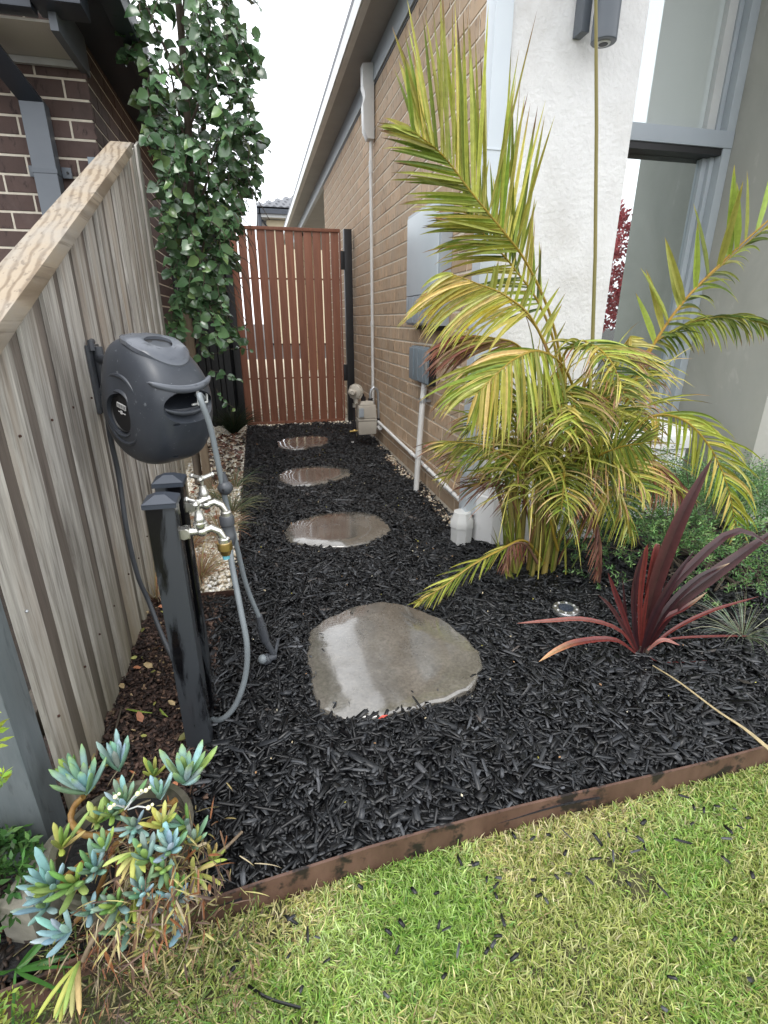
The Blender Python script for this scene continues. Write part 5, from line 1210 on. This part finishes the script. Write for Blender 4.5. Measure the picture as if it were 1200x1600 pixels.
cleaf([(996, 1020, 1.22), (980, 990, 1.21), (955, 950, 1.2), (935, 930, 1.2)], .016, CR1)
cleaf([(994, 1020, 1.22), (968, 985, 1.19), (915, 968, 1.16), (860, 970, 1.13), (808, 974, 1.10)], .016, CR2+CPK, CPK[0], .8)
cleaf([(994, 1022, 1.21), (960, 1000, 1.16), (905, 1003, 1.12), (870, 1016, 1.10), (842, 1034, 1.08)], .022, CR2+CPK, (.5, .3, .15), .5)
cleaf([(1008, 1020, 1.22), (1050, 985, 1.22), (1110, 955, 1.21), (1185, 932, 1.20)], .014, CR2)
cleaf([(1008, 1018, 1.22), (1040, 1000, 1.22), (1090, 995, 1.22), (1160, 994, 1.21), (1190, 998, 1.20)], .009, CR2, CPK[0], .3)
cleaf([(1012, 1016, 1.18), (1035, 1000, 1.16), (1062, 1008, 1.15)], .014, CPK)
cleaf([(1010, 1024, 1.19), (1030, 1034, 1.16), (1065, 1043, 1.14), (1100, 1048, 1.13)], .007, CR2, CR2[0])
cleaf([(1005, 1020, 1.21), (1040, 955, 1.2), (1090, 905, 1.19), (1140, 880, 1.18)], .026, CR1, TIP, .1)
cleaf([(1006, 1020, 1.22), (1035, 970, 1.2), (1070, 950, 1.2), (1105, 925, 1.2)], .018, CR2, TIP, .3)
cleaf([(1004, 1020, 1.22), (1030, 965, 1.24), (1062, 930, 1.25), (1110, 905, 1.26)], .020, CR1, TIP, .2)
cleaf([(1002, 1020, 1.2), (1020, 965, 1.17), (1050, 910, 1.15), (1085, 860, 1.14)], .022, CR1)
for i in range(9):
    a = random.uniform(-1, 1); cleaf([(1003+a*5, 1022, 1.22), (1003+a*26, 985, 1.22), (1003+a*50+12, 930-random.uniform(0, 30), 1.22)], random.uniform(.010, .020), CR1+CR2)
part('stem_base', 'bark', cd, lambda b: b.tube([CB+Vector((0, 0, -.03)), CB+Vector((0, 0, .03))], .022, 10), smooth=True)

# long dry straw-coloured leaf lying toward the edging
sl = catmull([atz(1020, 1040, .03), atz(1060, 1065, .05), atz(1120, 1110, .05), atz(1165, 1140, .045), atz(1215, 1182, .03)], 16)
b = MB(); b.tube(sl, [.0016, .002, .0022, .0024, .0026, .0026, .0026, .0028, .003, .003, .0034, .0038, .0046, .005, .005, .004], 5, c=(.52, .42, .24))
tag(b.build('dry_leaf', 'dry_blade', None, smooth=True, origin=sl[0]), 'long straw coloured dry leaf lying across mulch to the edging', 'leaf')

# ground light
gl = empty('ground_light', atz(884, 952, .0), 'round solar ground light set in mulch beside the palm', 'ground light')
gc = atz(884, 952, .018)
part('ring', 'steel_ring', gl, lambda b: b.lathe([(.050, -.012), (.052, .0), (.049, .006), (.030, .008), (.029, .004)], gc, n=32), smooth=True)
part('panel', 'solar', gl, lambda b: b.lathe([(.028, .0), (.028, .0075), (.001, .0078)], gc, n=28), smooth=True)
for i in range(8):
    a = i*math.pi/4+.2; part('lamp_bead', 'label_silver', gl, lambda b: b.lathe([(.0042, .006), (.0042, .0088), (.001, .009)], gc+Vector((.0395*math.cos(a), .0395*math.sin(a), 0)), n=8))

# ================================================================== TUFTS AND SHRUBS
def tuft(name, p, n, h, spread, cols, label, cat='grass tuft', wd=.003, droop=.9, m='dry_blade', group=None, tip=None, lean=(0, 0)):
    b = MB()
    for i in range(n):
        a = random.uniform(0, 6.28); k = random.uniform(.1, 1)**.7; q = Vector(p)+Vector((math.cos(a)*.022*k, math.sin(a)*.022*k, 0))
        c = random.choice(cols); c = tuple(x_*random.uniform(.8, 1.2) for x_ in c)
        blade(b, q, (math.cos(a)*k*spread+lean[0], math.sin(a)*k*spread+lean[1], 1), h*random.uniform(.6, 1.15), wd*random.uniform(.7, 1.2), droop*random.uniform(.5, 1.3), c, tip or c, .2, 6)
    o = b.build(name, m, None, smooth=True, origin=p); tag(o, label, cat, group); return o
TAN = [(.42, .29, .16), (.50, .36, .22), (.33, .21, .12), (.55, .43, .28)]
GGR = [(.16, .2, .12), (.22, .25, .15), (.3, .3, .18), (.12, .15, .09)]
tuft('carex_tuft', (-.33, 2.13, 0), 230, .20, 1.0, TAN, 'largest tan dry grass tuft in pebbles just behind the taps')
tuft('carex_tuft', (-.27, 2.60, 0), 200, .20, 1.0, TAN+GGR[:1], 'tan grass tuft leaning over the edging, behind the hose stopper ball')
tuft('carex_tuft', (-.42, 2.45, 0), 120, .20, .9, TAN, 'tan grass tuft against the foot of the paling fence')
tuft('carex_tuft', (-.22, 2.95, 0), 110, .24, 1.1, GGR, 'grey green grass tuft spilling over the path edging, middle one', lean=(.3, 0))
tuft('carex_tuft', (-.22, 3.45, 0), 80, .24, 1.1, GGR+TAN[:1], 'grey green grass tuft at path edging, farther one', lean=(.3, 0))
tuft('carex_tuft', (-.32, 3.2, 0), 90, .18, 1.0, GGR+TAN, 'small mixed grass tuft among the pebbles near the tree stake')
tuft('carex_tuft', (-.49, 1.99, 0), 60, .16, .7, TAN, 'thin tan tuft squeezed between fence end and tap posts')
tuft('dark_grass', (-.30, 5.25, 0), 240, .36, .8, [(.02, .035, .018), (.03, .05, .025), (.045, .06, .03)], 'dark green strappy grass clump in front of the black fence', 'grass clump', .006, .8, 'grass_blade')
tuft('grey_grass', (1.62, 1.22, 0), 90, .22, 1.2, [(.2, .25, .17), (.28, .33, .22), (.4, .4, .3)], 'thin grey green grass tuft at the right edge of the bed', wd=.0022, droop=.7, lean=(-.25, 0))

def sprigs(name, n, fn, ln, nleaf, lsz, lw, cols, parent, m='shrub_leaf', up=.5):
    TV = np.array([(0, 0, 0), (.5, .45, .06), (0, 1, 0), (-.5, .45, .06)]); TF = [(0, 1, 2, 3)]; P = []; D = []; C = []; stems = MB()
    for i in range(n):
        p, o_ = fn(); o_ = Vector(o_).normalized(); cbase = random.choice(cols)
        for k in range(nleaf):
            t = (k+1)/nleaf; q = p+o_*ln*t; a = k*2.4; s1 = o_.cross(Vector((.3, .2, 1))).normalized(); s2 = o_.cross(s1)
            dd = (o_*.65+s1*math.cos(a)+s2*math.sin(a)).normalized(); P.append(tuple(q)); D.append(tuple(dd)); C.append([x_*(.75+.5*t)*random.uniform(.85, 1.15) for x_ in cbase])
    P = np.array(P); D = np.array(D); N = len(P); side = np.cross(D, rng.normal(0, 1, (N, 3))); side /= np.linalg.norm(side, axis=1)[:, None]
    Rm = np.stack([side, D, np.cross(side, D)], -1); s = lsz*rng.uniform(.7, 1.25, N)
    return scatter(name, TV, TF, P, Rm, np.stack([s*lw, s, s*lw], -1), m, parent, np.array(C), kind='stuff')
sh = empty('green_shrub', (1.9, 1.65, 0), 'low dense green needle leaved shrub behind the red cordyline', 'shrub')
def fsh():
    while True:
        x_ = random.uniform(1.28, 2.42); y_ = random.uniform(1.25, 2.28)
        r_ = ((x_-1.92)/.64)**2+((y_-1.78)/.48)**2
        if r_ < 1: break
    h_ = .40*(1-r_**2.2)**.5*(1+.18*math.sin(x_*11+y_*7)); z_ = h_*random.uniform(.55, 1.0)
    return Vector((x_, y_, max(z_, .015))), Vector(((x_-1.95)*1.1+random.gauss(0, .3), (y_-1.8)*1.1-.2+random.gauss(0, .3), .55+random.gauss(0, .25)))
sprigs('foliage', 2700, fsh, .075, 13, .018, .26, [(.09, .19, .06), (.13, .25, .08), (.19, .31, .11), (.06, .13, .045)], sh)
st = MB()
for i in range(60):
    p, o_ = fsh(); st.tube([Vector((1.9+random.uniform(-.2, .2), 1.7+random.uniform(-.2, .2), 0)), p*.5+Vector((.95, .85, .02)), p], [.006, .004, .002], 5)
st.build('stems', 'bark', sh, smooth=True)['kind'] = 'stuff'
# bushes at the bottom left corner
bu = empty('leafy_bush', (-.60, .80, 0), 'small dark green leafy bush at bottom left below the fence post', 'bush')
def fbu():
    v = Vector((random.gauss(0, 1), random.gauss(0, 1), random.gauss(0, 1))).normalized()*random.uniform(.4, 1)**.5
    return Vector((-.60, .80, .06))+Vector((v.x*.10, v.y*.09, abs(v.z)*.09)), v+Vector((0, 0, .3))
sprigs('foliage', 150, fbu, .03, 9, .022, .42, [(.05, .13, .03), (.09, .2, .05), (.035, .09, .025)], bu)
bu2 = empty('gold_sprig', (-.60, .86, 0), 'yellow green upright sprig at the left edge beside fence post', 'plant')
def fbu2(): z_ = random.uniform(.10, .50); return Vector((-.475-random.uniform(0, .05)-.10*(z_ < .32), .79+random.uniform(-.03, .03), z_)), Vector((random.uniform(-.6, 1), random.uniform(-.6, .3), .6))
sprigs('foliage', 60, fbu2, .022, 8, .020, .38, [(.34, .42, .05), (.22, .34, .05), (.48, .50, .08)], bu2)
part('stem', 'bark', bu2, lambda b: b.tube([(-.60, .86, -.03), (-.55, .82, .25), (-.51, .80, .5)], [.006, .004, .002], 6), smooth=True)
bu3 = empty('yellow_bush', (-.52, .575, -.03), 'small yellow green bush in the bottom left corner', 'bush')
def fbu3():
    v = Vector((random.gauss(0, 1), random.gauss(0, 1), random.gauss(0, 1))).normalized()*random.uniform(.4, 1)**.5
    return Vector((-.50, .585, -.01))+Vector((v.x*.05, v.y*.05, abs(v.z)*.06)), v+Vector((0, 0, .4))
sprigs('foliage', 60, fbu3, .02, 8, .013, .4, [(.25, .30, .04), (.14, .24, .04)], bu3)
b = MB()
for d_, l_ in (((.9, -.3, .5), .13), ((.75, -.5, .35), .15), ((.95, .0, .25), .11), ((.3, -.9, -.1), .12), ((-.5, -.3, .8), .14), ((.6, .3, .6), .10)):
    blade(b, (-.50, .685, .0), d_, l_, .014, .35, (.07, .2, .04), (.07, .2, .04), 0, 7)
tag(b.build('strap_plant', 'grass_blade', None, smooth=True, origin=(-.50, .685, 0)), 'few wide green strap leaves beside the edging at bottom left', 'plant')
b = MB()
for i in range(160):
    p = Vector((random.uniform(-.80, -.56), random.uniform(.9, 1.25), random.uniform(0, .07))); blade(b, p, (random.uniform(-1, 1), random.uniform(-1, 1), .3), .10, .0025, .3, random.choice([(.10, .04, .03), (.16, .06, .04), (.07, .035, .03)]), (.1, .05, .04), .3, 4)
o = b.build('dead_needles', 'dry_blade', None, origin=(-.65, 1.05, 0)); tag(o, 'reddish brown dead needles behind the fence post', 'needles', kind='stuff')

# ================================================================== SUCCULENT POT
PC = Vector((-.330, .800, -.03))
pot = empty('succulent_pot', PC, 'round weathered concrete pot planted with blue green succulents', 'plant pot')
part('bowl', 'pot_concrete', pot, lambda b: b.lathe([(.085, 0), (.105, .06), (.120, .12), (.126, .155), (.128, .163), (.124, .168), (.114, .166), (.108, .14), (.09, .10)], PC, n=48), smooth=True)
part('soil', 'black_soil', pot, lambda b: b.lathe([(.108, .125), (.106, .135), (.001, .140)], PC, n=32), smooth=True)
blk = part('concrete_block', 'concrete', None, lambda b: b.box(-.07, .07, -.035, .035, -.03, .085, Matrix.Translation((-.485, .80, 0)) @ Matrix.Rotation(R(68), 4, 'Z')), bevel=.006, origin=(-.48, .80, 0))
tag(blk, 'speckled concrete edging block left of the succulent pot', 'block')
SG = [(.17, .28, .20), (.23, .35, .29), (.16, .27, .14)]; SB = [(.27, .42, .42), (.33, .48, .50), (.24, .38, .37)]; SY = [(.36, .38, .09), (.44, .42, .14), (.28, .33, .08)]; SN = [(.18, .30, .08), (.26, .38, .10)]
def finger(b, p, d, L_, r, c, tip=None, curl=.15, flat=.62):
    d = Vector(d).normalized(); n = 7; q = Vector(p); pts = []; up = Vector((0, 0, 1))
    for i in range(n+1):
        pts.append(q.copy()); d = (d+up*curl/n*2).normalized(); q = q+d*L_/n
    vs = []; cs = []; m_ = 8
    side = d.cross(up); side = side.normalized() if side.length > .05 else Vector((1, 0, 0)); nn = side.cross(d).normalized()
    for i, pt in enumerate(pts):
        t = i/n; rr_ = r*(.45+.75*math.sin(math.pi*min(1, .12+t*.72)))*(1 if i < n else .25)
        for k in range(m_):
            a = 2*math.pi*k/m_; vs.append(pt+side*math.cos(a)*rr_+nn*math.sin(a)*rr_*flat)
            kk = max(0, (t-.75)/.25); cc = tip or c; cs.append(tuple(c[j]*(1-kk)+cc[j]*kk for j in range(3)))
    fs = [(i*m_+k, i*m_+(k+1) % m_, (i+1)*m_+(k+1) % m_, (i+1)*m_+k) for i in range(n) for k in range(m_)]+[tuple(range(n*m_, (n+1)*m_))]
    b.add(vs, fs, cs)
def rosette(p, d, n, L_, r, cols, tip=None, sz=1, spread=1.0, curl=.3):
    r = r*.68; L_ = L_*1.02; n = max(6, n-1)
    d = Vector(d).normalized(); s1 = d.cross(Vector((.2, .9, .3))).normalized(); s2 = d.cross(s1)
    hd = None
    for i in range(n):
        k = i/n; a = i*2.4; sp_ = (.35+1.35*k)*spread; dd = d+ (s1*math.cos(a)+s2*math.sin(a))*sp_
        b = MB(); c = random.choice(cols); c = tuple(x_*random.uniform(.85, 1.15) for x_ in c)
        finger(b, Vector(p)+d*.012*(1-k), dd, L_*random.uniform(.75, 1.1)*(.7+.3*k), r*random.uniform(.85, 1.1), c, tip, curl)
        b.build('succulent_leaf', 'succulent_leaf', pot, smooth=True)
def pz(px, py, z): return atz(px, py, z)
rosette(pz(137, 1240, .20), (-.15, .15, 1), 15, 0.090, 0.0087, SG+SB, (.22, .36, .14), spread=.85)
rosette(pz(186, 1205, .20), (.05, .25, 1), 13, 0.087, 0.0078, SG+SB, spread=.55)
rosette(pz(195, 1262, .22), (.1, .05, 1), 14, 0.058, 0.0062, SB+SG, spread=.9)
rosette(pz(288, 1225, .20), (.3, .15, 1), 16, 0.090, 0.0090, SG+SN+SB, (.24, .36, .14), spread=.95)
rosette(pz(265, 1330, .19), (.1, -.3, 1), 14, 0.052, 0.0073, SG+SB, spread=1.1)
rosette(pz(88, 1385, .16), (-.25, -.35, .75), 14, 0.081, 0.0076, SN+SB, spread=.75)
rosette(pz(120, 1375, .17), (.0, -.6, .45), 11, 0.080, 0.0076, SN, spread=.7)
rosette(pz(150, 1360, .16), (.1, -.4, .7), 13, 0.065, 0.0069, SB+SG, spread=.8)
rosette(pz(112, 1455, .12), (-.4, -.4, .6), 10, 0.065, 0.0067, SB, spread=.8)
rosette(pz(272, 1405, .12), (.25, -.3, .9), 12, 0.067, 0.0081, SB+SN, spread=.7)
rosette(pz(232, 1345, .19), (-.1, -.2, 1), 9, 0.065, 0.0073, SG+SN, spread=.6)
rosette(pz(255, 1295, .21), (.1, .0, 1), 10, 0.055, 0.0056, SY, spread=.9, curl=0)
rosette(pz(215, 1330, .20), (-.2, -.6, .3), 10, 0.064, 0.0054, SY, spread=1.0, curl=-.5)
rosette(pz(300, 1365, .12), (.4, -.4, .4), 10, 0.064, 0.0054, SY, spread=1.0, curl=-.5)
rosette(pz(215, 1400, .12), (.0, -.6, .2), 9, 0.067, 0.0050, SY, spread=.8, curl=-.6)
rosette(pz(125, 1500, .06), (-.2, -.8, -.1), 9, 0.087, 0.0050, SY, spread=.55, curl=-.4)
rosette(pz(330, 1345, .06), (.4, -.2, .8), 8, 0.043, 0.0050, SY+[(.4, .25, .12)], spread=.7)
rosette(pz(225, 1395, .15), (.05, -.5, .8), 12, .060, .0068, SB+SG, spread=.9)
rosette(pz(300, 1320, .14), (.4, -.2, .8), 10, .055, .0062, SY+SG, spread=.9)
rosette(pz(185, 1410, .14), (-.1, -.6, .6), 11, .060, .0070, SG+SN, spread=.8)
rosette(pz(245, 1445, .09), (.1, -.6, .5), 10, .060, .0060, SN+SY, spread=.8)
rosette(pz(165, 1330, .20), (-.2, .1, 1), 9, .045, .0055, SN+SG, spread=.9)
rosette(pz(250, 1250, .20), (.1, .2, 1), 9, .050, .0060, SB+SG, spread=.8)
rosette(pz(120, 1215, .17), (-.4, .1, .8), 8, .060, .0070, SG+SN, spread=.7)
for (px, py, zz) in ((150, 1290, .17), (95, 1330, .16), (210, 1290, .19), (255, 1360, .17), (295, 1290, .17), (140, 1430, .12), (200, 1450, .09), (290, 1440, .07), (75, 1420, .10), (175, 1275, .20), (240, 1215, .18)):
    rosette(pz(px, py, zz), (random.uniform(-.4, .4), random.uniform(-.8, 0), random.uniform(.4, 1)), random.randint(8, 11), random.uniform(.045, .075), random.uniform(.0055, .0075), random.choice([SB+SG, SG+SN, SN+SY, SB+SG]), spread=random.uniform(.6, 1.0), curl=random.uniform(-.1, .3))
def stemp(pts, r, m='orange_stem', name='stem'):
    P = catmull(pts, 18); part(name, m, pot, lambda b: b.tube(P, [r*(1+.12*math.sin(i*2.2)) for i in range(18)], 9), smooth=True)
stemp([pz(200, 1305, .12), pz(170, 1302, .13), pz(135, 1305, .14), pz(112, 1285, .15), pz(115, 1262, .17), pz(130, 1245, .19)], .006)
stemp([pz(190, 1315, .12), pz(150, 1335, .13), pz(115, 1360, .15), pz(92, 1380, .16)], .0055)
stemp([pz(220, 1300, .12), pz(240, 1280, .15), pz(275, 1250, .18)], .0065)
stemp([pz(200, 1300, .12), pz(190, 1250, .15), pz(186, 1215, .18)], .006)
stemp([pz(205, 1320, .12), pz(230, 1340, .14), pz(258, 1335, .17)], .005)
stemp([pz(210, 1330, .12), pz(250, 1380, .13), pz(270, 1400, .12)], .005)
stemp([pz(180, 1320, .12), pz(150, 1400, .14), pz(118, 1440, .12)], .0045)
stemp([pz(260, 1330, .15), pz(300, 1350, .09), pz(345, 1330, .05), pz(378, 1300, .03)], .0032, 'stake_wood', 'dry_stem')
stemp([pz(200, 1340, .12), pz(195, 1400, .14), pz(150, 1460, .12), pz(130, 1500, .06)], .004, 'stake_wood', 'dry_stem')
# flower stalks with white and yellow buds
fs_ = MB(); fb = MB()
for (a_, c_) in (((195, 1265), (228, 1235)), ((200, 1262), (215, 1240)), ((195, 1262), (180, 1245)), ((200, 1265), (232, 1262)), ((195, 1262), (172, 1262))):
    p1, p2 = pz(*a_, .23), pz(*c_, .27); fs_.tube([p1, p1.lerp(p2, .5)+Vector((0, 0, .006)), p2], .0014, 5); fb.ball(p2, .0042, 8); fb.ball(p2+Vector((.006, .003, .002)), .003, 8)
fs_.build('flower_stalks', 'label_silver', pot, smooth=True); MATS['bud'] = mat('bud', (.78, .74, .55), (.85, .8, .4), 50, .6); fb.build('flower_buds', 'bud', pot, smooth=True)
# withered bits hanging from and around the pot
w_ = MB()
DR = [(.36, .29, .13), (.50, .46, .18), (.22, .13, .08), (.15, .09, .065), (.45, .38, .25), (.30, .12, .05), (.10, .065, .05)]
for i in range(950):
    q = pz(random.gauss(235, 48), random.gauss(1360, 55), random.uniform(.06, .19)); blade(w_, q, (random.gauss(0, .6), random.gauss(-.5, .5), random.gauss(-.1, .6)), random.uniform(.02, .055), random.uniform(.002, .006), .4, random.choice(DR), random.choice(DR), .4, 5)
for i in range(110):
    q = pz(random.gauss(150, 35), random.gauss(1500, 45), random.uniform(-.02, .05)); blade(w_, q, (random.gauss(0, .5), random.gauss(-.6, .5), random.gauss(0, .3)), random.uniform(.03, .07), random.uniform(.002, .004), .4, random.choice(DR[2:]), random.choice(DR), .4, 5)
o = w_.build('withered_leaves', 'dry_blade', pot); o['kind'] = 'stuff'
# straggly weeds and clippings between the pot and the lawn
w_ = MB()
for i in range(900):
    q = pz(random.uniform(60, 420), random.uniform(1430, 1640), -.055); q.z = -.055; c = random.choice([(.16, .22, .05), (.25, .28, .08), (.45, .40, .2), (.3, .2, .12), (.1, .16, .04), (.09, .06, .04)])
    blade(w_, q, (random.gauss(0, .8), random.gauss(0, .8), random.uniform(.1, 1)), random.uniform(.015, .05), random.uniform(.002, .0045), .5, c, c, 0, 4)
o = w_.build('weeds', 'grass_blade', None, origin=(-.2, .55, -.05)); tag(o, 'straggly weeds and dry clippings in front of the succulent pot', 'weeds', kind='stuff')
# twigs
for pts, lab in (([pz(388, 1540, -.03), pz(420, 1560, -.025), pz(470, 1575, -.03)], 'thin black twig lying on the grass at the bottom'), ([pz(190, 1105, .015), pz(178, 1150, .02), pz(172, 1180, .01)], 'brown twig lying on bark beside the fence foot')):
    P = catmull(pts, 10); tag(part('twig', 'black_post' if 'black' in lab else 'bark', None, lambda b: b.tube(P, .0028, 6), smooth=True, origin=pts[0]), lab, 'twig')
for (a_, c_, lab) in (((198, 1108), (238, 1114), 'longer green grass blade lying on brown bark'), ((250, 1108), (262, 1120), 'short pale green clipping lying on brown bark by the black post')):
    b = MB(); p1, p2 = atz(*a_, .016), atz(*c_, .016); b.tube([p1, p1.lerp(p2, .5)+Vector((0, -.006, .003)), p2], [.002, .0035, .001], 5, c=(.30, .40, .08)); tag(b.build('grass_clipping', 'grass_blade', None, origin=p1), lab, 'clipping')

# ================================================================== RED LEAVED TREE BEHIND THE VIEWER (seen in the window's reflection)
rc_ = at(975, 370, 5.4+.2); rcx, rcz = rc_.x, rc_.z
rt = empty('red_maple', (rcx, -.2, 0), 'red leaved small tree at the front right, mirrored in the lower window pane', 'tree')
part('trunk', 'bark', rt, lambda b: b.tube([(rcx+.2, -.25, -.1), (rcx+.15, -.25, .5), (rcx+.1, -.25, rcz-.5)], [.04, .028, .01], 8), smooth=True)
def frt():
    v = Vector((random.gauss(0, 1), random.gauss(0, 1), random.gauss(0, 1))).normalized()*random.uniform(.1, 1)**.5
    return Vector((rcx, -.2, rcz-.35))+Vector((v.x*.36, v.y*.4, v.z*.62)), v+Vector((0, 0, -.1))
sprigs('foliage', 420, frt, .10, 8, .065, .5, [(.42, .06, .07), (.55, .12, .13), (.30, .04, .05)], rt)
